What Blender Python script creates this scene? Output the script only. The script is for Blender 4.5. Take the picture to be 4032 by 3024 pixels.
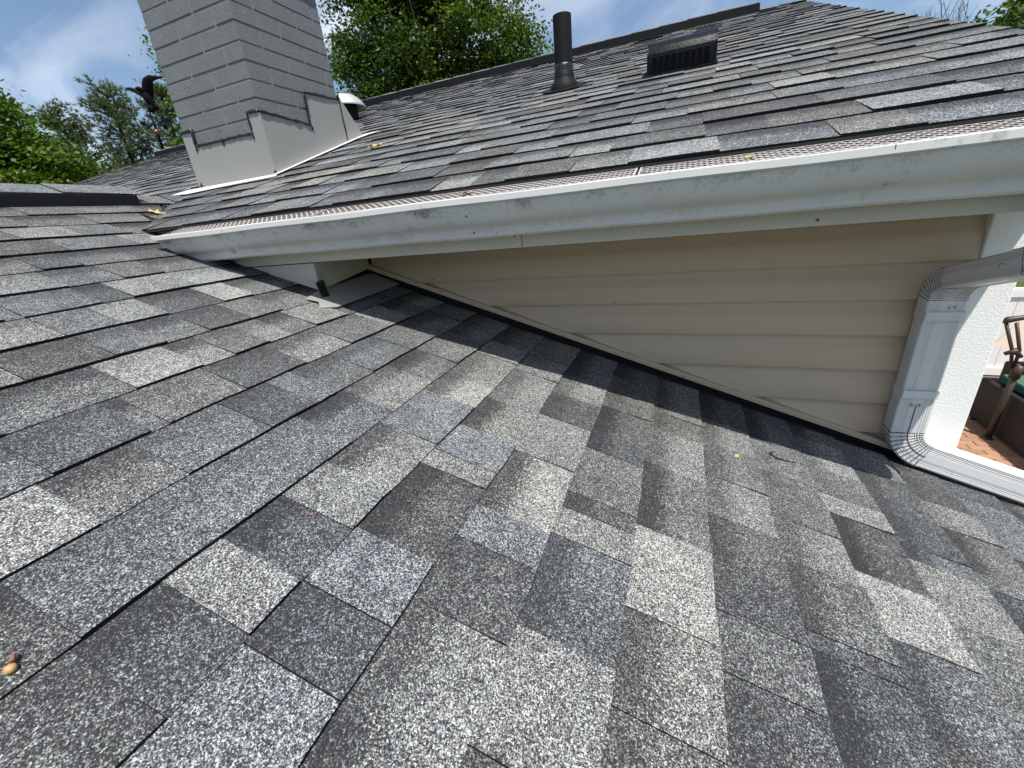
import bpy, math, random
import numpy as np
from mathutils import Vector, Matrix

for o in list(bpy.data.objects): bpy.data.objects.remove(o)
scene = bpy.context.scene
COL = scene.collection
random.seed(11)
RNG = np.random.default_rng(7)
H = 3.0                      # height of the lens above the patio; all coordinates below are relative to the lens

# ------------------------------------------------------------------ camera
cam_d = bpy.data.cameras.new('camera'); cam = bpy.data.objects.new('camera', cam_d); COL.objects.link(cam)
ROT = ((0.9297243, -0.0540799, 0.3642637), (0.3559117, 0.3859220, -0.8511117), (-0.0945493, 0.9209449, 0.3780488))
cam.matrix_world = Matrix.Translation((0, 0, H)) @ Matrix(ROT).to_4x4()
cam_d.sensor_width = 36.0; cam_d.lens = 36.0 * 1616.56 / 4032
cam_d.clip_start = 0.02; cam_d.clip_end = 3000
scene.camera = cam

# ------------------------------------------------------------------ sun and sky
SUN = Vector((-0.26, 0.34, -1.0)).normalized()
sun_d = bpy.data.lights.new('sun', 'SUN'); sun_d.energy = 5.0; sun_d.angle = math.radians(0.53); sun_d.color = (1.0, 0.955, 0.885)
sun = bpy.data.objects.new('sun', sun_d); COL.objects.link(sun)
sun.location = (3, -6, 25); sun.rotation_euler = SUN.to_track_quat('-Z', 'Y').to_euler()
ELEV = math.asin(-SUN.z); AZ = math.atan2(-SUN.x, -SUN.y)
world = bpy.data.worlds.new('World'); scene.world = world; world.use_nodes = True
wt = world.node_tree; wt.nodes.clear()
def wn(t, **k):
    n = wt.nodes.new(t)
    for a, b in k.items(): setattr(n, a, b)
    return n
sky = wn('ShaderNodeTexSky', sky_type='NISHITA', sun_disc=False, sun_elevation=ELEV, sun_rotation=AZ)
sky.air_density = 1.0; sky.dust_density = 0.8; sky.ozone_density = 1.6; sky.altitude = 100
tc = wn('ShaderNodeTexCoord')
mp = wn('ShaderNodeMapping'); mp.inputs['Rotation'].default_value = (0.1, 0.25, 0.75); mp.inputs['Scale'].default_value = (1.3, 4.2, 3.4)
n1 = wn('ShaderNodeTexNoise'); n1.inputs['Scale'].default_value = 1.5; n1.inputs['Detail'].default_value = 6; n1.inputs['Roughness'].default_value = 0.52; n1.inputs['Distortion'].default_value = 0.5
r1 = wn('ShaderNodeValToRGB'); r1.color_ramp.elements[0].position = 0.47; r1.color_ramp.elements[1].position = 0.76
r1.color_ramp.elements[0].color = (0.0, 0.0, 0.0, 1); r1.color_ramp.elements[1].color = (0.62, 0.62, 0.62, 1)
mx = wn('ShaderNodeMixRGB'); mx.inputs[2].default_value = (9.4, 9.7, 10.2, 1)
bg = wn('ShaderNodeBackground'); bg.inputs['Strength'].default_value = 0.108
wo = wn('ShaderNodeOutputWorld')
L = wt.links.new
L(tc.outputs['Generated'], mp.inputs['Vector']); L(mp.outputs[0], n1.inputs['Vector']); L(n1.outputs['Fac'], r1.inputs[0])
L(r1.outputs[0], mx.inputs[0]); L(sky.outputs[0], mx.inputs[1]); L(mx.outputs[0], bg.inputs['Color']); L(bg.outputs[0], wo.inputs[0])
scene.view_settings.view_transform = 'Standard'; scene.view_settings.look = 'None'
scene.view_settings.gamma = 1.0; scene.view_settings.use_curve_mapping = False
scene.view_settings.exposure = 0.38

# ------------------------------------------------------------------ helpers
WLOC = {}
def mk(name, verts, faces, mat, parent=None, smooth=False, cols=None, uvs=None, kind=None):
    """One mesh object from lens-relative coordinates; its origin sits at its own base."""
    V = np.asarray(verts, float).copy(); V[:, 2] += H
    lo, hi = V.min(0), V.max(0); org = np.array([(lo[0]+hi[0])/2, (lo[1]+hi[1])/2, lo[2]])
    me = bpy.data.meshes.new(name); me.from_pydata((V-org).tolist(), [], faces)
    if mat is not None: me.materials.append(mat)
    if cols is not None:
        a = me.color_attributes.new('tone', 'FLOAT_COLOR', 'CORNER')
        lens = np.array([len(f) for f in faces]); c = np.repeat(np.asarray(cols, np.float32), lens, axis=0)
        a.data.foreach_set('color', c.ravel())
    if uvs is not None:
        u = me.uv_layers.new(name='uv'); u.data.foreach_set('uv', np.asarray(uvs, np.float32).ravel())
    if smooth: me.polygons.foreach_set('use_smooth', [True]*len(me.polygons))
    me.update()
    o = bpy.data.objects.new(name, me); COL.objects.link(o)
    WLOC[o.name] = org
    if parent is not None:
        o.parent = parent; o.location = (org - WLOC[parent.name]).tolist()
    else: o.location = org.tolist()
    if kind: o['kind'] = kind
    return o
def thing(name, label, cat, loc, group=None):
    o = bpy.data.objects.new(name, None); COL.objects.link(o); o.empty_display_size = 0.2
    o.location = (loc[0], loc[1], loc[2]+H); WLOC[o.name] = np.array([loc[0], loc[1], loc[2]+H])
    return tag(o, label, cat, group)
def tag(o, label, cat=None, group=None):
    o['label'] = label
    if cat: o['category'] = cat
    if group: o['group'] = group
    return o
def m_elbow():
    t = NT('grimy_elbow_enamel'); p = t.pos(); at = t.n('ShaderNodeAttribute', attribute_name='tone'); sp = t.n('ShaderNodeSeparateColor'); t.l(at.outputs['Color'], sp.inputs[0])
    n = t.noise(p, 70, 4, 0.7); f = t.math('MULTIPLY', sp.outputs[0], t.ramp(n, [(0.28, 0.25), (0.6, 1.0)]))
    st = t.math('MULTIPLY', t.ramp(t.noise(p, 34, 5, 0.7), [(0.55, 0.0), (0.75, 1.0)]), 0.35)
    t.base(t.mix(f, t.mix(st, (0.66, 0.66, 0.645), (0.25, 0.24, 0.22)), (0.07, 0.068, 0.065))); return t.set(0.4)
class MB:
    def __init__(s): s.v = []; s.f = []
    def add(s, vs, fs):
        b = len(s.v); s.v += [tuple(map(float, p)) for p in vs]; s.f += [tuple(i+b for i in f) for f in fs]; return s
    def box(s, lo, hi):
        (a, b, c), (d, e, f) = lo, hi
        return s.add([(a,b,c),(d,b,c),(d,e,c),(a,e,c),(a,b,f),(d,b,f),(d,e,f),(a,e,f)],
                     [(0,3,2,1),(4,5,6,7),(0,1,5,4),(1,2,6,5),(2,3,7,6),(3,0,4,7)])
    def prism(s, pts, ext):
        """polygon pts (3-D) extruded by vector ext"""
        n = len(pts); e = np.array(ext, float); P = [np.array(p, float) for p in pts]
        return s.add(P+[p+e for p in P], [tuple(range(n)), tuple(reversed(range(n, 2*n)))]+[((i+1) % n, i, n+i, n+(i+1) % n) for i in range(n)])
    def tube(s, path, rad, n=8, cap=True):
        P = [Vector(p) for p in path]; R = rad if hasattr(rad, '__len__') else [rad]*len(P)
        b = len(s.v); up = Vector((0.13, 0.21, 1)).normalized()
        for i, p in enumerate(P):
            t = (P[min(i+1, len(P)-1)]-P[max(i-1, 0)]).normalized()
            x = t.cross(up)
            if x.length < 1e-3: x = t.cross(Vector((1, 0, 0)))
            x.normalize(); y = t.cross(x)
            for k in range(n):
                a = 2*math.pi*k/n; q = p+(x*math.cos(a)+y*math.sin(a))*R[i]; s.v.append(tuple(q))
        for i in range(len(P)-1):
            for k in range(n): s.f.append((b+i*n+k, b+i*n+(k+1) % n, b+(i+1)*n+(k+1) % n, b+(i+1)*n+k))
        if cap: s.f.append(tuple(b+k for k in reversed(range(n)))); s.f.append(tuple(b+(len(P)-1)*n+k for k in range(n)))
        return s
    def lathe(s, c, prof, n=24, axis=Vector((0, 0, 1))):
        b = len(s.v); q = Vector((0, 0, 1)).rotation_difference(axis)
        for r, z in prof:
            for k in range(n):
                a = 2*math.pi*k/n; p = q @ Vector((r*math.cos(a), r*math.sin(a), z)); s.v.append((c[0]+p.x, c[1]+p.y, c[2]+p.z))
        for i in range(len(prof)-1):
            for k in range(n): s.f.append((b+i*n+k, b+i*n+(k+1) % n, b+(i+1)*n+(k+1) % n, b+(i+1)*n+k))
        return s
    def out(s, name, mat, parent=None, **k): return mk(name, s.v, s.f, mat, parent, **k)
def bevel(o, w, seg=2, ang=40):
    m = o.modifiers.new('bevel', 'BEVEL'); m.width = w; m.segments = seg; m.limit_method = 'ANGLE'; m.angle_limit = math.radians(ang); return o

# ------------------------------------------------------------------ materials
class NT:
    def __init__(s, name):
        s.m = bpy.data.materials.new(name); s.m.use_nodes = True; s.t = s.m.node_tree; s.t.nodes.clear()
        s.o = s.n('ShaderNodeOutputMaterial'); s.b = s.n('ShaderNodeBsdfPrincipled'); s.l(s.b.outputs[0], s.o.inputs['Surface'])
    def n(s, t, **k):
        x = s.t.nodes.new(t)
        for a, b in k.items():
            if a.startswith('i_'): x.inputs[a[2:].replace('_', ' ')].default_value = b
            else: setattr(x, a, b)
        return x
    def l(s, a, b): s.t.links.new(a, b)
    def math(s, op, a, b=None, clamp=False):
        x = s.n('ShaderNodeMath', operation=op); x.use_clamp = clamp
        for i, q in enumerate((a, b)):
            if q is None: continue
            if isinstance(q, (int, float)): x.inputs[i].default_value = q
            else: s.l(q, x.inputs[i])
        return x.outputs[0]
    def mix(s, f, a, b, mode='MIX'):
        x = s.n('ShaderNodeMixRGB', blend_type=mode)
        for i, q in enumerate((f, a, b)):
            if isinstance(q, (int, float)): x.inputs[i].default_value = q
            elif isinstance(q, tuple): x.inputs[i].default_value = q+(1,) if len(q) == 3 else q
            else: s.l(q, x.inputs[i])
        return x.outputs[0]
    def ramp(s, f, stops, interp='LINEAR'):
        x = s.n('ShaderNodeValToRGB'); r = x.color_ramp; r.interpolation = interp
        while len(r.elements) < len(stops): r.elements.new(0.5)
        for e, (p, c) in zip(r.elements, stops):
            e.position = p; e.color = (c, c, c, 1) if isinstance(c, (int, float)) else tuple(c)+(1,)
        s.l(f, x.inputs[0]); return x.outputs[0]
    def pos(s): return s.n('ShaderNodeNewGeometry').outputs['Position']
    def noise(s, vec, scale, detail=3, rough=0.55, out='Fac'):
        x = s.n('ShaderNodeTexNoise'); x.inputs['Scale'].default_value = scale; x.inputs['Detail'].default_value = detail; x.inputs['Roughness'].default_value = rough
        s.l(vec, x.inputs['Vector']); return x.outputs[out]
    def bump(s, h, strength=0.3, dist=0.002):
        x = s.n('ShaderNodeBump'); x.inputs['Strength'].default_value = strength; x.inputs['Distance'].default_value = dist
        s.l(h, x.inputs['Height']); s.l(x.outputs[0], s.b.inputs['Normal'])
    def base(s, c):
        if isinstance(c, tuple): s.b.inputs['Base Color'].default_value = c+(1,)
        else: s.l(c, s.b.inputs['Base Color'])
    def set(s, rough=0.6, metal=0.0, spec=0.5):
        if isinstance(rough, (int, float)): s.b.inputs['Roughness'].default_value = rough
        else: s.l(rough, s.b.inputs['Roughness'])
        s.b.inputs['Metallic'].default_value = metal; s.b.inputs['Specular IOR Level'].default_value = spec
        return s.m

def m_shingle():
    t = NT('asphalt_shingle'); p = t.pos()
    at = t.n('ShaderNodeAttribute', attribute_name='tone'); sp = t.n('ShaderNodeSeparateColor'); t.l(at.outputs['Color'], sp.inputs[0])
    tone, band, edge, hue = sp.outputs[0], sp.outputs[1], sp.outputs[2], at.outputs['Alpha']
    uv = t.n('ShaderNodeUVMap', uv_map='uv'); su = t.n('ShaderNodeSeparateXYZ'); t.l(uv.outputs[0], su.inputs[0])
    vo = t.n('ShaderNodeTexVoronoi', feature='F1'); vo.inputs['Scale'].default_value = 720; t.l(p, vo.inputs['Vector'])
    sv = t.n('ShaderNodeSeparateColor'); t.l(vo.outputs['Color'], sv.inputs[0])
    vb = t.n('ShaderNodeTexVoronoi', feature='F1'); vb.inputs['Scale'].default_value = 420; t.l(p, vb.inputs['Vector'])
    sb = t.n('ShaderNodeSeparateColor'); t.l(vb.outputs['Color'], sb.inputs[0])
    # dark granule band printed along the top of the lower ply, with a broken edge
    nz = t.noise(p, 130, 3, 0.7); y = t.math('ADD', su.outputs[1], t.math('ADD', t.math('MULTIPLY', t.math('SUBTRACT', nz, 0.5), 0.5), t.math('MULTIPLY', t.math('SUBTRACT', sb.outputs[2], 0.5), 0.30)))
    bm = t.math('MULTIPLY', t.ramp(y, [(0.56, 0.0), (0.70, 1.0)]), band)
    lf = t.noise(p, 9, 3, 0.6)
    k = t.math('ADD', t.math('SUBTRACT', tone, t.math('MULTIPLY', bm, 0.30)), t.math('MULTIPLY', t.math('SUBTRACT', lf, 0.5), 0.22))
    k = t.math('ADD', k, t.math('MULTIPLY', t.math('SUBTRACT', t.noise(p, 45, 2, 0.6), 0.5), 0.2))
    rnd = t.math('ADD', t.math('MULTIPLY', sv.outputs[0], 0.66), t.math('MULTIPLY', sb.outputs[1], 0.34))
    x = t.math('ADD', t.math('SUBTRACT', rnd, 0.5), k)
    col = t.ramp(x, [(0.0, (0.018, 0.018, 0.02)), (0.34, (0.032, 0.033, 0.036)), (0.50, (0.088, 0.090, 0.093)), (0.68, (0.205, 0.207, 0.205)), (0.86, (0.43, 0.43, 0.415)), (1.0, (0.56, 0.56, 0.54))])
    cool = t.mix(hue, (1.03, 1.01, 0.965), (0.93, 0.985, 1.075)); col = t.mix(1.0, col, cool, 'MULTIPLY')
    tint = t.mix(0.16, (1.0, 1.0, 1.0), vb.outputs['Color']); col = t.mix(1.0, col, t.mix(1.0, tint, (1.08, 1.08, 1.08), 'MULTIPLY'), 'MULTIPLY')
    # a few brown and bluish granules
    rare = t.math('GREATER_THAN', sv.outputs[2], 0.965); col = t.mix(t.math('MULTIPLY', rare, 0.35), col, (0.16, 0.10, 0.07))
    col = t.mix(edge, col, (0.012, 0.012, 0.013))
    t.base(col); hgt = t.math('ADD', t.math('MULTIPLY', vo.outputs['Distance'], -1.0), t.math('MULTIPLY', sv.outputs[1], 0.5))
    t.bump(hgt, 0.45, 0.0016)
    return t.set(0.82, 0, 0.3)
def m_paint(name, c, rough=0.45, dirt=None, dirt_amt=0.5, scale=30, var=0.06, spec=0.5, speck=0.0, lo=0.60, hi=0.75, bump=0.0, lip=0.0):
    t = NT(name); p = t.pos()
    v = t.math('ADD', 1-var, t.math('MULTIPLY', t.noise(p, 3.5, 4, 0.6), var*2))
    col = t.mix(1.0, c, v, 'MULTIPLY')
    if dirt:
        n = t.math('MULTIPLY', t.noise(p, scale, 6, 0.68), t.math('ADD', 0.55, t.noise(p, 4.0, 2)))
        f = t.math('MULTIPLY', t.ramp(n, [(lo, 0.0), (hi, 1.0)]), dirt_amt); col = t.mix(f, col, dirt)
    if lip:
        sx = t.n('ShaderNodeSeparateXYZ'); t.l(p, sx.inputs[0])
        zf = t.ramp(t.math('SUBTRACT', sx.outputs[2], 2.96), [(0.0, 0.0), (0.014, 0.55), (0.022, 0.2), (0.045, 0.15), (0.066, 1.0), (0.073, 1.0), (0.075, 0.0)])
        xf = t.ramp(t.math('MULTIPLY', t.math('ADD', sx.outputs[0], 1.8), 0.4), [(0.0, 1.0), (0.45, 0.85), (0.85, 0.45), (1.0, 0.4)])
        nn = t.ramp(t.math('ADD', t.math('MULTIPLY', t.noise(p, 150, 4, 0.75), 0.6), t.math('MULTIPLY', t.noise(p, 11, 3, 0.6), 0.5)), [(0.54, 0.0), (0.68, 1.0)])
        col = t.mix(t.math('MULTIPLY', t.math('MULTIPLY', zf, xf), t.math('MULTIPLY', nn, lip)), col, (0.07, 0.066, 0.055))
    if speck:
        vo = t.n('ShaderNodeTexVoronoi', feature='F1'); vo.inputs['Scale'].default_value = 26; t.l(p, vo.inputs['Vector'])
        sv = t.n('ShaderNodeSeparateColor'); t.l(vo.outputs['Color'], sv.inputs[0])
        f = t.math('MULTIPLY', t.math('LESS_THAN', vo.outputs['Distance'], t.math('MULTIPLY', sv.outputs[0], 0.10)), t.math('GREATER_THAN', sv.outputs[1], 1-speck))
        col = t.mix(t.math('MULTIPLY', f, 0.85), col, (0.05, 0.045, 0.04))
    t.base(col)
    if bump: t.bump(t.noise(p, 25, 4, 0.6), bump, 0.004)
    return t.set(rough, 0, spec)
def m_stucco():
    t = NT('white_stucco'); p = t.pos(); t.base((0.80, 0.80, 0.78))
    h = t.math('ADD', t.noise(p, 150, 3, 0.6), t.math('MULTIPLY', t.noise(p, 420, 2), 0.4)); t.bump(h, 0.32, 0.004); return t.set(0.85, 0, 0.2)
def m_gloss(name, c, rough=0.35, bump=0.0, scale=400, metal=0.0, spec=0.5, var=0.25):
    t = NT(name); p = t.pos()
    t.base(t.mix(1.0, c, t.math('ADD', 1-var, t.math('MULTIPLY', t.noise(p, 14, 4, 0.65), 2*var)), 'MULTIPLY'))
    if bump: t.bump(t.noise(p, scale, 3, 0.6), bump, 0.003)
    return t.set(rough, metal, spec)
def m_brick_paint():
    t = NT('painted_chimney_brick'); p = t.pos()
    n = t.noise(p, 7, 4, 0.6); c = t.mix(n, (0.115, 0.117, 0.122), (0.19, 0.191, 0.195))
    bl = t.noise(p, 75, 5, 0.78); f = t.ramp(bl, [(0.55, 0.0), (0.63, 1.0)])
    c = t.mix(t.math('MULTIPLY', f, 0.28), c, (0.30, 0.30, 0.30)); t.base(c)
    h = t.math('ADD', t.math('MULTIPLY', f, 0.7), t.math('MULTIPLY', t.noise(p, 240, 3), 0.35)); t.bump(h, 0.8, 0.005)
    return t.set(0.36, 0, 0.5)
def m_leaf(name, a, b, c):
    t = NT(name); at = t.n('ShaderNodeAttribute', attribute_name='tone'); sp = t.n('ShaderNodeSeparateColor'); t.l(at.outputs['Color'], sp.inputs[0])
    col = t.mix(sp.outputs[0], a, b); col = t.mix(t.math('MULTIPLY', sp.outputs[1], 0.7), col, c)
    t.base(col); t.set(0.5, 0, 0.4)
    tr = t.n('ShaderNodeBsdfTranslucent'); t.l(t.mix(1.0, col, (1.3, 1.5, 0.6), 'MULTIPLY'), tr.inputs[0])
    ms = t.n('ShaderNodeMixShader'); ms.inputs[0].default_value = 0.32
    t.l(t.b.outputs[0], ms.inputs[1]); t.l(tr.outputs[0], ms.inputs[2]); t.l(ms.outputs[0], t.o.inputs['Surface']); return t.m
def m_patio():
    t = NT('clay_paver'); p = t.pos(); oi = t.n('ShaderNodeObjectInfo')
    c = t.mix(oi.outputs['Random'], (0.26, 0.125, 0.075), (0.40, 0.235, 0.15)); c = t.mix(t.noise(p, 22, 4), c, (0.33, 0.20, 0.13)); t.base(c)
    t.bump(t.noise(p, 90, 4), 0.4, 0.004); return t.set(0.85, 0, 0.2)
def m_grass():
    t = NT('lawn'); p = t.pos(); t.base(t.mix(t.noise(p, 6, 5, 0.7), (0.03, 0.06, 0.015), (0.08, 0.13, 0.03))); return t.set(0.9, 0, 0.1)
def m_wicker():
    t = NT('dark_wicker'); p = t.pos()
    w = t.n('ShaderNodeTexWave', wave_type='BANDS', bands_direction='Z'); w.inputs['Scale'].default_value = 22; t.l(p, w.inputs['Vector'])
    w2 = t.n('ShaderNodeTexWave', wave_type='BANDS', bands_direction='Y'); w2.inputs['Scale'].default_value = 16; t.l(p, w2.inputs['Vector'])
    h = t.math('MULTIPLY', w.outputs['Fac'], w2.outputs['Fac']); t.base(t.mix(h, (0.010, 0.008, 0.007), (0.035, 0.026, 0.02))); t.bump(h, 0.6, 0.006); return t.set(0.55, 0, 0.4)
def m_stripe(name, a, b, scale, axis):
    t = NT(name); p = t.pos(); w = t.n('ShaderNodeTexWave', wave_type='BANDS', bands_direction=axis); w.inputs['Scale'].default_value = scale; w.inputs['Distortion'].default_value = 0.4
    t.l(p, w.inputs['Vector']); t.base(t.mix(t.ramp(w.outputs['Fac'], [(0.4, 0.0), (0.6, 1.0)]), a, b)); return t.set(0.9, 0, 0.1)
def m_bark():
    t = NT('bark'); p = t.pos(); n = t.noise(p, 14, 5, 0.7); t.base(t.mix(n, (0.035, 0.027, 0.021), (0.12, 0.10, 0.085))); t.bump(n, 0.6, 0.03); return t.set(0.9, 0, 0.1)

M = dict(
    elbow=m_elbow(),
    shingle=m_shingle(),
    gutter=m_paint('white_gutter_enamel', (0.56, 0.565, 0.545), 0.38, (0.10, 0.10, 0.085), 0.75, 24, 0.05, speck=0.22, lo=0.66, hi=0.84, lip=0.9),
    guard=m_paint('grey_plastic_mesh', (0.44, 0.41, 0.385), 0.55, (0.22, 0.17, 0.12), 0.5, 40),
    fascia=m_paint('fascia_paint', (0.50, 0.475, 0.42), 0.5, (0.30, 0.27, 0.22), 0.4, 12, speck=0.05, lo=0.66, hi=0.85),
    siding=m_paint('beige_vinyl_siding', (0.52, 0.405, 0.29), 0.5, (0.25, 0.21, 0.16), 0.35, 9, 0.05, speck=0.40, lo=0.68, hi=0.9),
    stucco=m_stucco(),
    spout=m_paint('white_downspout_enamel', (0.66, 0.66, 0.645), 0.36, (0.22, 0.21, 0.19), 0.5, 38, 0.04, lo=0.62, hi=0.82),
    screw=m_gloss('zinc_screw', (0.55, 0.55, 0.53), 0.4, metal=0.7),
    flash=m_paint('grey_flashing_metal', (0.27, 0.268, 0.255), 0.42, (0.26, 0.25, 0.23), 0.35, 10, 0.05),
    flange=m_paint('pale_flashing_flange', (0.66, 0.66, 0.62), 0.45, (0.3, 0.28, 0.24), 0.4, 16),
    seal=m_gloss('black_sealant', (0.012, 0.012, 0.013), 0.3, 0.5, 160),
    brick=m_brick_paint(),
    mortar=m_paint('painted_mortar', (0.19, 0.192, 0.197), 0.6, None),
    black=m_gloss('black_plastic', (0.011, 0.012, 0.014), 0.55, 0.12, 260, spec=0.10),
    hammer=m_gloss('black_hammered_metal', (0.009, 0.010, 0.013), 0.30, 0.6, 170, spec=0.12),
    void=m_gloss('dark_opening', (0.004, 0.004, 0.004), 0.9),
    galv=m_gloss('galvanised_metal', (0.58, 0.57, 0.56), 0.42, 0.1, 60, metal=0.5),
    under=m_gloss('black_underlayment', (0.012, 0.012, 0.012), 0.9),
    iron=m_gloss('black_iron', (0.006, 0.006, 0.007), 0.8, 0.3, 60, spec=0.1),
    copper=m_gloss('aged_copper', (0.16, 0.085, 0.05), 0.35, metal=0.8),
    bronze=m_gloss('brown_bronze_metal', (0.042, 0.028, 0.022), 0.45, 0.2, 90),
    canvas=m_paint('beige_canvas', (0.52, 0.43, 0.34), 0.85, None, var=0.1),
    vinyl=m_paint('white_vinyl_fence', (0.80, 0.79, 0.785), 0.4, None, var=0.03),
    paver=m_patio(), sand=m_paint('joint_sand', (0.15, 0.10, 0.07), 0.95), lawn=m_grass(), wicker=m_wicker(),
    cushion=m_stripe('teal_striped_fabric', (0.02, 0.085, 0.095), (0.13, 0.19, 0.085), 9, 'X'), gold=m_paint('gold_fabric', (0.33, 0.19, 0.04), 0.9, None, var=0.2),
    wall=m_paint('house_wall_paint', (0.6, 0.55, 0.46), 0.7), bark=m_bark(),
    leaf_a=m_leaf('maple_leaf', (0.035, 0.070, 0.014), (0.11, 0.18, 0.022), (0.17, 0.22, 0.025)),
    leaf_b=m_leaf('oak_leaf', (0.028, 0.052, 0.012), (0.085, 0.135, 0.022), (0.16, 0.20, 0.025)),
    needle=m_leaf('pine_needle', (0.055, 0.082, 0.045), (0.125, 0.155, 0.075), (0.16, 0.15, 0.06)),
    litter=m_paint('damp_leaf_litter', (0.035, 0.028, 0.02), 0.95, (0.09, 0.06, 0.03), 0.8, 60),
    dry=m_paint('dry_leaf', (0.50, 0.37, 0.13), 0.7, (0.2, 0.1, 0.03), 0.6, 60), bud=m_paint('brown_bud', (0.45, 0.27, 0.12), 0.6, (0.12, 0.06, 0.03), 0.6, 90),
    twig=m_paint('dark_twig', (0.03, 0.025, 0.02), 0.8), rust=m_paint('rust_bract', (0.20, 0.10, 0.055), 0.8))

# ------------------------------------------------------------------ measured planes
TL = math.tan(math.radians(18.86)); ZL = -0.5946            # wing roof: z = ZL - TL*x, courses run along y
TU = math.tan(math.radians(18.8)); EAVE_Y = 1.085; EAVE_Z = 0.079   # main roof: z = EAVE_Z + TU*(y-EAVE_Y), courses run along x
RIDGE_X = -2.48; RIDGE_Y = 5.15; RAKE_X = 0.835; WALL_Y = 1.46
zl = lambda x: ZL-TL*x
zu = lambda y: EAVE_Z+TU*(y-EAVE_Y)
RIDGE_Z = zu(RIDGE_Y); WRIDGE_Z = zl(RIDGE_X)
VAL_Y = EAVE_Y+(WRIDGE_Z-EAVE_Z)/TU
valley_x = lambda y: (ZL-zu(y))/TL

# ------------------------------------------------------------------ ground
def ground():
    o = MB().add([(-400,-400,-H-0.02),(400,-400,-H-0.02),(400,400,-H-0.02),(-400,400,-H-0.02)], [(0,1,2,3)]).out('ground', M['lawn']); o['kind'] = 'structure'
    p = MB().box((0.9, -3, -H-0.015), (7.5, 8.12, -H-0.004)).out('patio', M['sand']); p['kind'] = 'structure'
    # one paver mesh shared by every brick in view
    proto = bevel(MB().box((0, 0, -H-0.004), (0.192, 0.092, -H+0.012)).out('paver', M['paver'], p), 0.004, 1)
    base = proto.location.copy(); first = True; k = 0
    for j in range(20):
        for i in range(8):
            x = 2.55+i*0.2+(0.1 if j % 2 else 0); y = 5.15+j*0.1
            if x > 3.75: continue
            if first: o2 = proto; first = False
            else: o2 = proto.copy(); COL.objects.link(o2); o2.parent = p
            o2.location = (base.x+x, base.y+y, base.z+random.uniform(-0.0015, 0.0015)); o2.rotation_euler.z = random.uniform(-0.01, 0.01); k += 1
    return p
ground()

# ------------------------------------------------------------------ the house
house = thing('house', 'grey shingled house with beige siding, painted brick chimney and white gutters', 'house', (-3.0, 3.2, -H))

def to_px(p):
    q = Matrix(ROT).transposed() @ Vector(p)
    if q.z > -0.02: return None
    return (2016-1616.56*q.x/q.z, 1512+1616.56*q.y/q.z)
def area_px(P):
    Q = [to_px(p) for p in P]
    if any(q is None for q in Q): return 0
    cx = sum(q[0] for q in Q)/len(Q); cy = sum(q[1] for q in Q)/len(Q)
    if not (-40 < cx < 4070 and -40 < cy < 3064): return 0
    return abs(sum(Q[i][0]*Q[(i+1) % len(Q)][1]-Q[(i+1) % len(Q)][0]*Q[i][1] for i in range(len(Q))))/2

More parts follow.
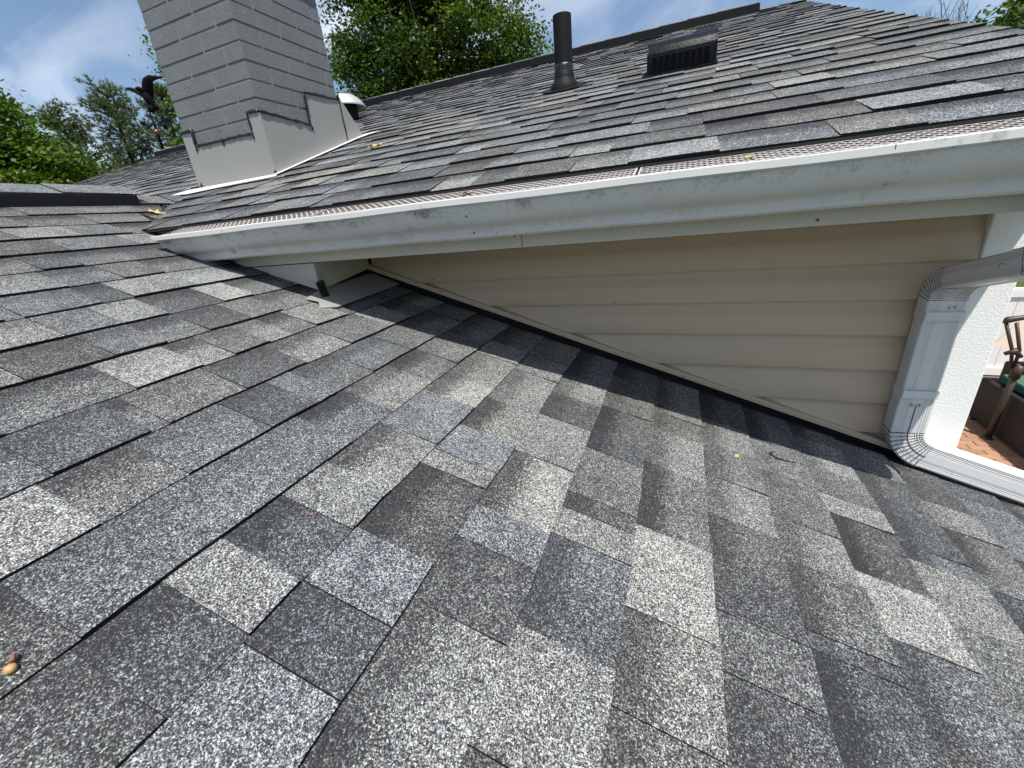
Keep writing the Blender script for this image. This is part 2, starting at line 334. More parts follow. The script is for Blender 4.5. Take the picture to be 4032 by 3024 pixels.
EXPO = 0.143
def tone_pick(rng):
    r = rng.random()
    if r < 0.24: return rng.uniform(0.36, 0.42)
    if r < 0.78: return rng.uniform(0.43, 0.52)
    return rng.uniform(0.53, 0.62)
def roof_field(part, P, vmin_course, ncourse, left, right, rng, keep, hmap=None, over=None, cutmap=None):
    """Courses of laminated shingles. P(u, v, h) gives a point; left/right(v) bound each course."""
    pieces = []
    for c in range(ncourse):
        v0 = vmin_course+c*EXPO; v1 = v0+EXPO+0.024
        a = min(left(v0), left(v1)); b = max(right(v0), right(v1))
        if b-a < 0.03: continue
        cuts = [a]; u = a-rng.uniform(0, 0.2); kinds = []; spec = {}
        cm = cutmap.get(c) if cutmap else None
        tooth = rng.random() < 0.5
        while True:
            w = rng.uniform(0.11, 0.27) if tooth else rng.uniform(0.09, 0.22)
            u += w
            if u < a+0.03: tooth = not tooth; continue
            if u > b-0.03: cuts.append(b); kinds.append(tooth); break
            cuts.append(u); kinds.append(tooth)
            if rng.random() < 0.8: tooth = not tooth
        if cm:
            cm = [q for i_, q in enumerate(cm) if i_ == 0 or q[0]-cm[i_-1][0] > 0.02]
            y0 = cm[0][0]; yl = cm[-1][0]; tail = yl+rng.uniform(0.12, 0.2)
            keep_lo = [(cuts[i], kinds[i]) for i in range(len(kinds)) if cuts[i] < y0-0.17 or i == 0]
            keep_hi = [(cuts[i], kinds[i]) for i in range(len(kinds)) if cuts[i] > tail+0.07]
            seq = keep_lo
            if cm[0][1] is not None: seq.append((max(y0-rng.uniform(0.13, 0.17), seq[-1][0]+0.03), rng.random() < 0.5)); spec[len(seq)-1] = (cm[0][1], None, None)
            for q in cm: seq.append((q[0], q[3] < 0.45)); spec[len(seq)-1] = q[2:]
            if tail < b-0.06: seq.append((tail, rng.random() < 0.5))
            seq += keep_hi; cuts = [q[0] for q in seq]+[b]; kinds = [q[1] for q in seq]
        wob = [rng.uniform(-0.0012, 0.0012) for _ in range(60)]
        ph = rng.uniform(0, 6)
        for i in range(len(cuts)-1):
            ca, cb = cuts[i], cuts[i+1]
            tt = kinds[i]
            hb = (rng.uniform(0.0072, 0.0088) if tt else rng.uniform(0.0040, 0.0048))
            g = 0.0009 if tt else -0.004
            # clip to the slanted limits at the bottom and the top edge
            lo = (max(ca, left(v0))+g, min(cb, right(v0))-g); hi = (max(ca, left(v1))+g, min(cb, right(v1))-g)
            if lo[1]-lo[0] < 0.004 and hi[1]-hi[0] < 0.004: continue
            lo = (min(lo), max(lo)) if lo[1] >= lo[0] else (lo[0], lo[0]+0.002); hi = (min(hi), max(hi)) if hi[1] >= hi[0] else (hi[0], hi[0]+0.002)
            n = 4; top = []; V = []; F = []; uv = []; cl = []
            tn = tone_pick(rng); hue = rng.choice([rng.uniform(0.0, 0.3), rng.uniform(0.3, 0.6), rng.uniform(0.7, 1.0)])
            bandv = rng.uniform(0.55, 1.0) if not tt else (rng.uniform(0.0, 0.25) if rng.random() < 0.75 else rng.uniform(0.4, 0.8))
            if i in spec:
                tn = spec[i][0]
                if spec[i][1] is not None: bandv, hue = spec[i][1], spec[i][2]
            if over:
                o_ = over(0.5*(ca+cb), v0+EXPO/2)
                if o_ is not None: tn = o_
            for k in range(n+1):
                s = k/n; ul = lo[0]+(lo[1]-lo[0])*s; uh = hi[0]+(hi[1]-hi[0])*s
                dv = 0.0013*math.sin(ul*9+ph)+0.0009*math.sin(ul*31+ph*2)+rng.uniform(-0.0007, 0.0007)
                dh = 0.0009*math.sin(ul*6+ph*3)
                V.append(P(ul, v0+dv, hb+dh)); V.append(P(ul, v0+dv+0.0008, -0.0012)); V.append(P(uh, v1, 0.0004))
                top.append((ul, uh))
            for k in range(n):
                b0, b1 = 3*k, 3*(k+1)
                F.append((b0, b1, b1+2, b0+2)); cl.append((tn, bandv, 0.0, hue)); uv += [(0, 0), (1, 0), (1, 1.168), (0, 1.168)]
                F.append((b0+1, b1+1, b1, b0)); cl.append((tn, 0, 1.0, hue)); uv += [(0, 0)]*4
            F.append((0, 2, 1)); cl.append((tn, 0, 0.9, hue)); uv += [(0, 0)]*3
            e = 3*n; F.append((e, e+1, e+2)); cl.append((tn, 0, 0.9, hue)); uv += [(0, 0)]*3
            A = area_px([P(lo[0], v0, hb), P(lo[1], v0, hb), P(hi[1], v0+EXPO, 0), P(hi[0], v0+EXPO, 0)])
            pieces.append((A, V, F, cl, uv))
    pieces.sort(key=lambda q: -q[0])
    vis = [q for q in pieces if q[0] > 120][:keep]; rest = pieces[len(vis):]
    for A, V, F, cl, uv in vis: mk('shingle', V, F, M['shingle'], part, cols=cl, uvs=uv)
    V, F, C, U = [], [], [], []
    for _, v, f, c, u in rest:
        b = len(V); V += v; F += [tuple(i+b for i in q) for q in f]; C += c; U += u
    if V: mk('shingle_field', V, F, M['shingle'], part, cols=C, uvs=U, kind='stuff')
    return len(vis), len(rest)

# joints read off the photograph for the near courses: (y, tone before, tone after, dark band, cool tint)
CUTS = {
    6: [(1.106, 0.46, 0.555, 0.2, 0.2), (1.218, None, 0.37, 0.3, 0.6)],
    7: [(0.758, None, 0.555, 0, 0.3), (0.913, None, 0.46, 0.8, 0.9), (0.963, None, 0.37, 0.4, 0.8), (1.131, None, 0.37, 0.4, 0.6)],
    8: [(0.653, 0.46, 0.64, 0, 0.3), (0.797, None, 0.37, 0.9, 0.5), (0.977, None, 0.555, 0, 0.4), (1.054, None, 0.46, 0.2, 0.5)],
    9: [(0.744, 0.46, 0.555, 0.6, 0.4), (0.874, None, 0.46, 0.2, 0.5), (1.056, None, 0.46, 0, 0.5)],
    10: [(0.445, 0.37, 0.46, 0.2, 0.5), (0.547, 0.555, 0.37, 0.1, 0.6), (0.659, None, 0.41, 0.5, 0.5), (0.787, None, 0.555, 0.5, 0.4), (0.933, None, 0.46, 0.4, 0.5), (1.093, None, 0.555, 0.6, 0.4)],
    11: [(0.474, 0.555, 0.64, 0, 0.2), (0.662, None, 0.46, 0.9, 0.5), (0.885, None, 0.555, 0.6, 0.4)],
    12: [(0.366, 0.555, 0.42, 0.5, 0.8), (0.457, None, 0.49, 0.6, 1.0), (0.549, None, 0.555, 0, 0.3), (0.624, None, 0.37, 0.4, 0.5), (0.673, None, 0.46, 0, 0.4)],
    13: [(0.325, 0.555, 0.37, 0.1, 0.5), (0.454, None, 0.52, 0, 1.0), (0.537, 0.5, 0.64, 1, 0.2), (0.729, None, 0.555, 0, 0.5), (0.911, None, 0.37, 0.4, 0.6), (1.05, None, 0.555, 0.6, 0.3)],
    14: [(0.183, 0.555, 0.36, 0.3, 1.0), (0.275, None, 0.52, 0.0, 1.0), (0.384, None, 0.37, 0.7, 0.4), (0.572, 0.37, 0.555, 0, 0.3), (0.626, None, 0.52, 0, 0.95), (0.738, None, 0.555, 1, 0.25), (0.889, None, 0.555, 0.5, 0.4), (1.102, None, 0.555, 0.2, 0.5)],
    15: [(0.098, 0.37, 0.37, 0.5, 0.8), (0.19, 0.37, 0.555, 0.1, 0.4), (0.271, None, 0.37, 0.6, 0.9), (0.372, 0.37, 0.555, 0.1, 0.5), (0.372, None, 0.555, 0, 0.5), (0.476, None, 0.555, 0.8, 0.4), (0.633, None, 0.52, 0.1, 0.95), (0.815, None, 0.64, 1, 0.2), (0.94, None, 0.555, 0.6, 0.3), (1.121, None, 0.555, 0, 0.4)],
    16: [(0.107, 0.37, 0.46, 0.2, 0.9), (0.545, 0.64, 0.46, 0.9, 0.9), (0.679, None, 0.555, 0.6, 0.3), (0.85, None, 0.46, 0.9, 0.4), (0.994, None, 0.46, 0.2, 0.4)],
    17: [(0.486, 0.46, 0.37, 0.4, 0.9), (0.599, None, 0.46, 0, 0.7), (0.665, 0.46, 0.46, 0.5, 0.6), (0.67, None, 0.46, 0.3, 0.5), (0.795, None, 0.46, 0.4, 0.9)],
    18: [(0.554, 0.46, 0.37, 0.3, 0.5), (0.721, None, 0.555, 0.6, 0.4), (0.882, 0.46, 0.46, 0.2, 0.6), (1.066, None, 0.555, 0, 0.2)],
    19: [(0.429, 0.46, 0.64, 0.3, 0.2), (0.565, None, 0.555, 0.9, 0.3), (0.641, None, 0.46, 0.3, 0.4), (0.744, None, 0.555, 0.5, 0.3), (0.823, None, 0.46, 0.8, 0.5), (0.904, None, 0.555, 0, 0.3)],
    20: [(0.479, 0.37, 0.46, 0.4, 0.6), (0.584, None, 0.46, 0.7, 0.5), (0.688, None, 0.37, 0.3, 0.5)],
    21: [(0.469, 0.555, 0.46, 0, 0.6), (0.579, None, 0.555, 0, 0.4), (0.687, None, 0.37, 0.5, 0.5), (0.84, 0.46, 0.64, 0, 0.2), (0.941, None, 0.46, 0.7, 0.5)],
    22: [(0.621, 0.46, 0.37, 0.6, 0.5), (0.691, None, 0.555, 0, 0.3)],
    23: [(0.624, 0.555, 0.46, 0.5, 0.5)],
    24: [(0.642, 0.46, 0.37, 0.3, 0.5), (0.738, 0.46, 0.46, 0.8, 0.5)],
    25: [(0.78, 0.37, 0.46, 0, 0.4), (0.977, 0.46, 0.555, 0, 0.3)],
    26: [(0.897, 0.555, 0.46, 0, 0.5)],
}
# wing roof -------------------------------------------------------------
WY0 = -1.35; WX1 = 1.62
wing = MB()
def wing_edge(x):                      # far limit of the wing roof at x
    if x < valley_x(EAVE_Y): return EAVE_Y+(zl(x)-EAVE_Z)/TU
    if x < -1.30: return 1.118
    return WALL_Y+0.004
def shingle_edge(x):                   # shingles stop short of the wall and leave a dark gap
    return WALL_Y-0.036 if -1.30 < x < 0.74 else wing_edge(x)
xs = np.linspace(RIDGE_X, WX1, 60)
for a, b in zip(xs[:-1], xs[1:]):
    wing.add([(a,WY0,zl(a)-0.004),(b,WY0,zl(b)-0.004),(b,wing_edge(b),zl(b)-0.004),(a,wing_edge(a),zl(a)-0.004)], [(0,1,2,3)])
wing_o = wing.out('wing_roof', M['under'], house)
tag(wing_o, 'lower roof slope of mixed grey laminated shingles filling the foreground')
cz = math.cos(math.atan(TL)); sz = math.sin(math.atan(TL))
NL = Vector((sz, 0, cz))
X_LINE = -0.0527                     # one measured course line
x_start = X_LINE+0.1353*12
def PW(u, v, h):                     # v runs up the slope towards -x
    x = x_start-v*cz; return (x+NL.x*h, u, zl(x)+NL.z*h)
v_top = (x_start-RIDGE_X)/cz
def wl(v): return WY0
def wr(v):
    x = x_start-v*cz; return shingle_edge(max(min(x, WX1), RIDGE_X))
print('wing', roof_field(wing_o, PW, 0.0, int(v_top/EXPO), wl, wr, random.Random(5), 300, cutmap=CUTS))
# far slope of the wing, gable end and body
back = MB().add([(RIDGE_X,WY0,WRIDGE_Z-0.002),(RIDGE_X,VAL_Y,WRIDGE_Z-0.002),(-4.7,EAVE_Y-1.2,WRIDGE_Z-TL*2.22),(-4.7,WY0,WRIDGE_Z-TL*2.22)], [(0,1,2,3)])
mk('wing_roof_back', back.v, back.f, M['shingle'], house, cols=[(0.47, 0.1, 0, 0.4)], uvs=[(0,0),(1,0),(1,1),(0,1)])
MB().add([(-4.5,WY0+0.15,-H),(1.35,WY0+0.15,-H),(1.35,WY0+0.15,zl(1.35)-0.02),(RIDGE_X,WY0+0.15,WRIDGE_Z-0.03),(-4.5,WY0+0.15,WRIDGE_Z-TL*2.02-0.03),
          (-4.5,WALL_Y+0.02,-H),(1.35,WALL_Y+0.02,-H),(1.35,WALL_Y+0.02,zl(1.35)-0.02),(RIDGE_X,WALL_Y+0.02,WRIDGE_Z-0.03),(-4.5,WALL_Y+0.02,WRIDGE_Z-TL*2.02-0.03)],
         [(0,1,2,3,4),(9,8,7,6,5),(1,6,7,2),(0,4,9,5)]).out('wing_wall', M['wall'], house)
# drip edge under the wing shingles where the roof ends beside the patio
MB().prism([(0.80, WALL_Y+0.006, zl(0.80)-0.006), (WX1, WALL_Y+0.006, zl(WX1)-0.006), (WX1, WALL_Y+0.006, zl(WX1)-0.05), (0.80, WALL_Y+0.006, zl(0.80)-0.05)], (0, 0.012, 0)).out('rake_trim', M['spout'], house)

# wing ridge: black vent strip with cap shingles
def ridge_cap(part_name, n, step, pt, w, label=None, tone=0.47, rng=random.Random(3), lift=0.0):
    V, F, C, U = [], [], [], []
    for i in range(n):
        s0 = i*step; s1 = s0+step+0.05; tn = tone+rng.uniform(-0.08, 0.1); hu = rng.random()
        for (sa, sb, ha, hb_) in ((s0, s1, 0.007, 0.001),):
            b = len(V)
            for s_, h_ in ((sa, ha), (sb, hb_)):
                for k in (-1, 0, 1): V.append(pt(s_, k*w, h_+lift))
            V += [pt(sa, k*w, -0.002+lift) for k in (-1, 0, 1)]
            for f in ((b, b+1, b+4, b+3), (b+1, b+2, b+5, b+4)): F.append(f); C.append((tn, 0, 0, hu)); U += [(0,0),(1,0),(1,1),(0,1)]
            for f in ((b+6, b+7, b+1, b), (b+7, b+8, b+2, b+1), ): F.append(f); C.append((tn, 0, 1, hu)); U += [(0,0)]*4
            F.append((b, b+3, b+6)); C.append((tn, 0, .9, hu)); U += [(0,0)]*3
            F.append((b+2, b+8, b+5)); C.append((tn, 0, .9, hu)); U += [(0,0)]*3
    return V, F, C, U
def caps(parent, n, s_start, step, pt, w, lift):
    rng = random.Random(9)
    for i in range(n):
        V, F, C, U = ridge_cap('x', 1, step, lambda s, k, h, i=i: pt(s_start+i*step+s, k, h), w, rng=rng, lift=lift)
        mk('cap_shingle', V, F, M['shingle'], parent, cols=C, uvs=U)
vent_end = 1.325
wv = MB().prism([(RIDGE_X-0.145, WY0, WRIDGE_Z-0.145*TL), (RIDGE_X-0.145, WY0, WRIDGE_Z-0.145*TL+0.044), (RIDGE_X, WY0, WRIDGE_Z+0.046), (RIDGE_X+0.145, WY0, WRIDGE_Z-0.145*TL+0.044), (RIDGE_X+0.145, WY0, WRIDGE_Z-0.145*TL+0.002)], (0, vent_end-WY0, 0))
wvo = wv.out('ridge_vent', M['black'], house); tag(wvo, 'black ridge vent strip along the low ridge at left')
ptW = lambda s, k, h: (RIDGE_X+k, s, WRIDGE_Z-abs(k)*TL+h)
caps(wvo, 11, WY0+0.02, 0.24, ptW, 0.138, 0.048)
rc = MB().box((RIDGE_X-0.01, vent_end+0.03, WRIDGE_Z-0.02), (RIDGE_X+0.01, VAL_Y, WRIDGE_Z-0.005)).out('wing_ridge', M['under'], house)
caps(rc, 2, vent_end+0.005, 0.17, ptW, 0.14, 0.006)

# main roof ---------------------------------------------------------------
LEFT = lambda y: -7.95+max(0, RIDGE_Y-y)*0.25
def main_left(y):
    vx = valley_x(y)
    if y < VAL_Y: return vx+0.01
    return LEFT(y)
mb = MB(); ys = np.linspace(EAVE_Y+0.004, RIDGE_Y, 50)
for a, b in zip(ys[:-1], ys[1:]):
    mb.add([(main_left(a),a,zu(a)-0.004),(RAKE_X-0.01,a,zu(a)-0.004),(RAKE_X-0.01,b,zu(b)-0.004),(main_left(b),b,zu(b)-0.004)], [(0,1,2,3)])
main_o = mb.out('main_roof', M['under'], house); tag(main_o, 'upper roof slope of grey shingles rising from the white gutter to the ridge')
cu = math.cos(math.atan(TU)); su_ = math.sin(math.atan(TU)); NU = Vector((0, -su_, cu))
def PU(u, v, h):
    y = EAVE_Y+v*cu; return (u, y+NU.y*h, zu(y)+NU.z*h)
vt = (RIDGE_Y-EAVE_Y)/cu
rr = random.Random(21); rk = {}
def ml(v): return main_left(EAVE_Y+min(v, vt)*cu)
def mr(v):
    k = int((v+1e-6)/EXPO)
    return RAKE_X
class Ragged:                                   # courses overhang the rake by uneven amounts
    def __call__(s, v):
        k = int((v+0.012)/EXPO)
        rk.setdefault(k, rr.uniform(-0.004, 0.016)); return RAKE_X+rk[k]
rag = Ragged()
def mr2(v): return rag(v)
print('main', roof_field(main_o, PU, 0.0, int(vt/EXPO), ml, lambda v: RAKE_X+0.006, random.Random(8), 300))
bk = MB().add([(LEFT(RIDGE_Y),RIDGE_Y,RIDGE_Z-0.003),(RAKE_X,RIDGE_Y,RIDGE_Z-0.003),(RAKE_X,9.2,RIDGE_Z-TU*4.05),(LEFT(RIDGE_Y),9.2,RIDGE_Z-TU*4.05)], [(0,1,2,3)])
mk('main_roof_back', bk.v, bk.f, M['shingle'], house, cols=[(0.47, 0.1, 0, 0.4)], uvs=[(0,0),(1,0),(1,1),(0,1)])
MB().box((valley_x(EAVE_Y)+0.03, EAVE_Y-0.003, 0.0725), (RAKE_X, EAVE_Y+0.05, 0.0785)).out('starter_strip', M['under'], main_o)
# rake boards and gable wall at the right end
MB().prism([(RAKE_X-0.02, EAVE_Y, zu(EAVE_Y)-0.006), (RAKE_X-0.02, RIDGE_Y, RIDGE_Z-0.006), (RAKE_X-0.02, RIDGE_Y, RIDGE_Z-0.15), (RAKE_X-0.02, EAVE_Y, zu(EAVE_Y)-0.15)], (0.018, 0, 0)).out('rake_board', M['fascia'], house)
MB().add([(0.795,WALL_Y+0.1,-H),(0.795,9.0,-H),(0.795,9.0,0.02),(0.795,RIDGE_Y,RIDGE_Z-0.05),(0.795,WALL_Y+0.1,zu(WALL_Y+0.1)-0.05)], [(0,1,2,3,4)]).out('gable_wall', M['wall'], house)
MB().add([(-7.6,2.1,-H),(-7.6,9.0,-H),(-7.6,9.0,0.0),(-7.6,RIDGE_Y,RIDGE_Z-0.05),(-7.6,2.1,zu(2.1)-0.03)], [(4,3,2,1,0)]).out('gable_wall', M['wall'], house)
MB().add([(-7.6,9.0,-H),(0.795,9.0,-H),(0.795,9.0,0.0),(-7.6,9.0,0.0)], [(3,2,1,0)]).out('rear_wall', M['wall'], house)
# main ridge vent with caps, ends short of the rake
mv_end = 0.52
mvb = MB().prism([(LEFT(RIDGE_Y), RIDGE_Y-0.15, RIDGE_Z-0.15*TU), (LEFT(RIDGE_Y), RIDGE_Y-0.15, RIDGE_Z-0.15*TU+0.060), (LEFT(RIDGE_Y), RIDGE_Y, RIDGE_Z+0.062), (LEFT(RIDGE_Y), RIDGE_Y+0.15, RIDGE_Z-0.15*TU+0.060), (LEFT(RIDGE_Y), RIDGE_Y+0.15, RIDGE_Z-0.15*TU)], (mv_end-LEFT(RIDGE_Y), 0, 0))
mvo = mvb.out('ridge_vent', M['black'], house); tag(mvo, 'long black ridge vent strip along the top of the upper roof')
ptM = lambda s, k, h: (s, RIDGE_Y+k, RIDGE_Z-abs(k)*TU+h)
caps(mvo, 34, LEFT(RIDGE_Y)+0.02, 0.246, ptM, 0.135, 0.0635)
rc2 = MB().box((mv_end+0.03, RIDGE_Y-0.01, RIDGE_Z-0.03), (RAKE_X, RIDGE_Y+0.01, RIDGE_Z-0.01)).out('main_ridge', M['under'], house)
caps(rc2, 2, mv_end+0.005, 0.155, ptM, 0.14, 0.006)

# ------------------------------------------------------------------ gutter, guard, fascia, soffit
GX1 = 0.80
prof = [(1.004,0.048),(0.987,0.0505),(0.9845,0.049),(0.984,0.037),(0.987,0.0345),(0.9925,0.033),(0.9965,0.020),(1.002,0.007),(1.009,-0.004),(1.018,-0.0115),(1.027,-0.0165),(1.034,-0.0205),(1.0375,-0.026),(1.038,-0.036),(1.040,-0.0425),(1.046,-0.047),(1.105,-0.047),(1.108,-0.044),(1.108,0.060)]
gm = MB(); NX = 40
gl = lambda z: -1.752+(0.05-z)*0.98
rows = []
for y, z in prof:
    a = gl(z); rows.append([(a+(GX1-a)*i/NX, y+0.0008*math.sin(i*1.3), z+0.0008*math.sin(i*0.7+y*40)) for i in range(NX+1)])
for r in rows: gm.v += r
for j in range(len(rows)-1):
    for i in range(NX): b = j*(NX+1); gm.f.append((b+i, b+i+1, b+NX+1+i+1, b+NX+1+i))
n0 = len(gm.v); gm.f.append(tuple(j*(NX+1) for j in range(len(rows)))); gm.f.append(tuple(j*(NX+1)+NX for j in reversed(range(len(rows)))))
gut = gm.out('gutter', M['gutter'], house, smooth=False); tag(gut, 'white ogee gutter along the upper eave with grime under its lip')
sm = gut.modifiers.new('thick', 'SOLIDIFY'); sm.thickness = 0.0011; sm.offset = -1
for p in gut.data.polygons: p.use_smooth = len(p.vertices) == 4
es = gut.modifiers.new('split', 'EDGE_SPLIT'); es.split_angle = math.radians(32)
# seam lines across the lip
for xs_ in (0.33,):
    MB().box((xs_, 0.9826, 0.036), (xs_+0.0015, 0.9842, 0.0495)).out('lip_seam', M['twig'], gut)
# gutter guard: diamond lattice in three lengths
ga, gb = Vector((0, 1.001, 0.0512)), Vector((0, 1.104, 0.0765)); gdir = (gb-ga); glen = gdir.length; gdir.normalize(); gn = Vector((0, -gdir.z, gdir.y))
def guard(x0, x1, skew0=0.0):
    m = MB(); pitch = 0.0215; bw = 0.0019; rowsn = 5; ph = glen/rowsn
    def q(x, t, h): p = ga+gdir*t+gn*h; return (x, p.y, p.z)
    def bar(xa, ta, xb, tb, h):
        d = Vector((xb-xa, tb-ta)); d.normalize(); n = Vector((-d.y, d.x))*bw
        c = [(xa+n.x, ta+n.y), (xa-n.x, ta-n.y), (xb-n.x, tb-n.y), (xb+n.x, tb+n.y)]
        m.add([q(x, t, h) for x, t in c]+[q(x, t, h-0.0022) for x, t in c], [(3,2,1,0),(4,5,6,7),(0,1,5,4),(2,3,7,6)])
    W = pitch*rowsn/2*1.0; x = x0-W
    while x < x1:
        for sgn, h in ((1, 0.0), (-1, 0.0006)):
            if sgn > 0: xa, ta, xb, tb = x, 0, x+W*2, glen
            else: xa, ta, xb, tb = x+W*2, 0, x, glen
            lo, hi = 0.0, 1.0
            for lim, s in ((x0, 1), (x1, -1)):
                fa, fb = s*(xa-lim), s*(xb-lim)
                if fa < 0 and fb < 0: lo = 2
                elif fa < 0: lo = max(lo, fa/(fa-fb))
                elif fb < 0: hi = min(hi, fa/(fa-fb))
            if hi-lo > 0.04: bar(xa+(xb-xa)*lo, ta+(tb-ta)*lo, xa+(xb-xa)*hi, ta+(tb-ta)*hi, h)
        x += pitch
    for xa, xb, ta, tb in ((x0, x1, 0, 0.005), (x0, x1, glen*0.72, glen*0.75), (x0, x0+0.004, 0, glen), (x1-0.004, x1, 0, glen)):
        m.add([q(xa,ta,.0016),q(xb,ta,.0016),q(xb,tb,.0016),q(xa,tb,.0016)], [(0,1,2,3)])
    return m.out('gutter_guard', M['guard'], gut)
MB().box((-1.66, 1.006, 0.012), (GX1-0.01, 1.106, 0.016)).out('leaf_litter', M['litter'], gut)
for a, b in ((-1.72, -1.02), (-1.012, -0.10), (-0.094, 0.795)): guard(a, b)

FY = 1.112; FB = -0.083; FT = 0.058
seam = -0.405; xr = lambda z: (ZL-z)/TL+0.006
MB().prism([(xr(FT),FY,FT),(seam,FY,FT),(seam,FY,FB),(xr(FB),FY,FB)], (0, 0.018, 0)).out('fascia_board', M['fascia'], house)
MB().prism([(seam+0.0022,FY+0.001,FT),(RAKE_X-0.022,FY+0.001,FT),(RAKE_X-0.022,FY+0.001,FB),(seam+0.0022,FY+0.001,FB)], (0, 0.018, 0)).out('fascia_board', M['fascia'], house)
MB().box((-1.45, FY+0.019, FB+0.004), (RAKE_X-0.03, WALL_Y+0.02, FB+0.010)).out('soffit', M['fascia'], house)
# boxed eave return resting on the wing roof
bx0, bx1 = -1.176, -1.222
rb = MB(); c1 = (-1.49, 1.122, FB-0.004); c2 = (bx0, 1.122, FB-0.004); c3 = (bx0, 1.122, zl(bx0)+0.012); d2 = (bx1, WALL_Y-0.003, FB-0.004); d3 = (bx1, WALL_Y-0.003, zl(bx1)+0.03); d1 = (-1.49, WALL_Y-0.003, FB-0.004)
rb.add([c1,c2,c3,d1,d2,d3], [(0,2,1),(1,2,5,4),(0,1,4,3)])
ret = rb.out('eave_return', M['fascia'], house)
MB().prism([(bx0-0.002,1.118,zl(bx0)+0.045),(bx0+0.010,1.10,zl(bx0)+0.04),(bx0+0.052,1.075,zl(bx0+0.052)+0.006),(bx0+0.02,1.10,zl(bx0+.02)+0.006)], (0.004, 0.03, 0.002)).out('sealant_bead', M['seal'], ret)
# flashing tongue lying on the shingles beside the return
ft = MB(); hh = 0.012
pl = [(-1.150,1.028),(-1.112,1.040),(-1.082,1.012),(-1.050,1.055),(-1.075,1.44),(-1.215,1.452),(-1.178,1.10)]
ft.prism([(x,y,zl(x)+hh+(0.0 if i != 2 else -0.004)) for i, (x, y) in enumerate(pl)], (0.0006, 0, -0.0018)).out('step_flashing', M['flash'], house)

# ------------------------------------------------------------------ siding wall
wall = MB().add([(-1.32,WALL_Y+0.03,zl(-1.32)-0.05),(0.76,WALL_Y+0.03,zl(0.76)-0.05),(0.76,WALL_Y+0.03,FB),(-1.32,WALL_Y+0.03,FB)], [(0,1,2,3)]).out('wall', M['under'], house)
tag(wall, 'beige lapped siding wall in the shade between the gutter and the lower roof')
tt_ = lambda z: (ZL+0.040-z)/TL             # x where a height meets the top of the bottom trim
zz = [-0.108,-0.219,-0.3205,-0.4255,-0.5335,-0.6415,-0.7450,-0.83]
SX1 = 0.718
for k in range(len(zz)-1):
    zt, zb = zz[k], zz[k+1]
    # dutch-lap profile: cove at the top, flat face, small return at the butt
    pr = [(0.026, zt+0.014), (0.022, zt), (0.0215, zt-0.016), (0.0185, zt-0.027), (0.012, zt-0.040), (0.0085, zt-0.05), (0.0, zb+0.003), (0.001, zb), (0.010, zb+0.0008), (0.026, zb+0.001)]
    pts = []
    for dy, z in pr:
        xl = max(tt_(z)-0.006, -1.225) 
        if xl < SX1: pts.append((dy, z, xl))
    if len(pts) < 2: continue
    m = MB(); n = 12
    for dy, z, xl in pts:
        for i in range(n+1): m.v.append((xl+(SX1-xl)*i/n, WALL_Y+dy+0.0012*math.sin(i*0.9+k), z+0.0006*math.sin(i*1.7+k)))
    for j in range(len(pts)-1):
        for i in range(n): b = j*(n+1); m.f.append((b+i, b+n+1+i, b+n+1+i+1, b+i+1))
    so = m.out('siding_plank', M['siding'], wall, smooth=True)
    e = so.modifiers.new('split', 'EDGE_SPLIT'); e.split_angle = math.radians(38)
# trim channels
MB().box((-1.222, WALL_Y-0.010, -0.1085), (SX1, WALL_Y+0.012, FB+0.003)).out('top_trim', M['siding'], wall)
xa, xb = -1.232, 0.735
bt = MB()
for h0, h1, y0, y1 in ((0.022, 0.042, -0.012, 0.016),):
    bt.add([(xa,WALL_Y+y0,zl(xa)+h0),(xb,WALL_Y+y0,zl(xb)+h0),(xb,WALL_Y+y0,zl(xb)+h1),(xa,WALL_Y+y0,zl(xa)+h1),(xa,WALL_Y+y1,zl(xa)+h0),(xb,WALL_Y+y1,zl(xb)+h0),(xb,WALL_Y+y1,zl(xb)+h1),(xa,WALL_Y+y1,zl(xa)+h1)],
           [(0,1,2,3),(3,2,6,7),(1,0,4,5),(0,3,7,4),(2,1,5,6)])
bevel(bt.out('bottom_trim', M['siding'], wall), 0.003, 2)
# white stucco corner post
bevel(MB().box((0.7185, WALL_Y-0.006, -H), (0.806, WALL_Y+0.10, FB+0.003)).out('corner_post', M['stucco'], house), 0.004, 2)

# ------------------------------------------------------------------ downspout
def bez(p0, p1, p2, n):
    return [tuple((1-t)**2*a+2*t*(1-t)*b+t*t*c for a, b, c in zip(p0, p1, p2)) for t in [i/n for i in range(n+1)]]
def spout_profile(w, d):
    """rounded corrugated rectangle, local (a across, b depth)"""
    P = []
    def face(ax, n):
        out = []
        for i in range(n):
            s = -0.5+(i+0.5)/n; e = 0.0
            if 0.20 < abs(s) < 0.44: e = -0.0022*(0.5+0.5*math.cos((abs(s)-0.20)/0.08*2*math.pi))
            out.append((s, e))
        return out
    fa, fb = (64, 40) if w > d else (40, 64)
    for s, e in face(0, fa): P.append((s*w*0.94, -d/2-e))
    P.append((w/2-0.0015, -d/2+0.0025))
    for s, e in face(1, fb): P.append((w/2+e, s*d*0.90))
    P.append((w/2-0.0015, d/2-0.0025))
    for s, e in face(0, fa): P.append((-s*w*0.94, d/2+e))
    P.append((-w/2+0.0015, d/2-0.0025))
    for s, e in face(1, fb): P.append((-w/2-e, -s*d*0.90))
    P.append((-w/2+0.0015, -d/2+0.0025))
    return P
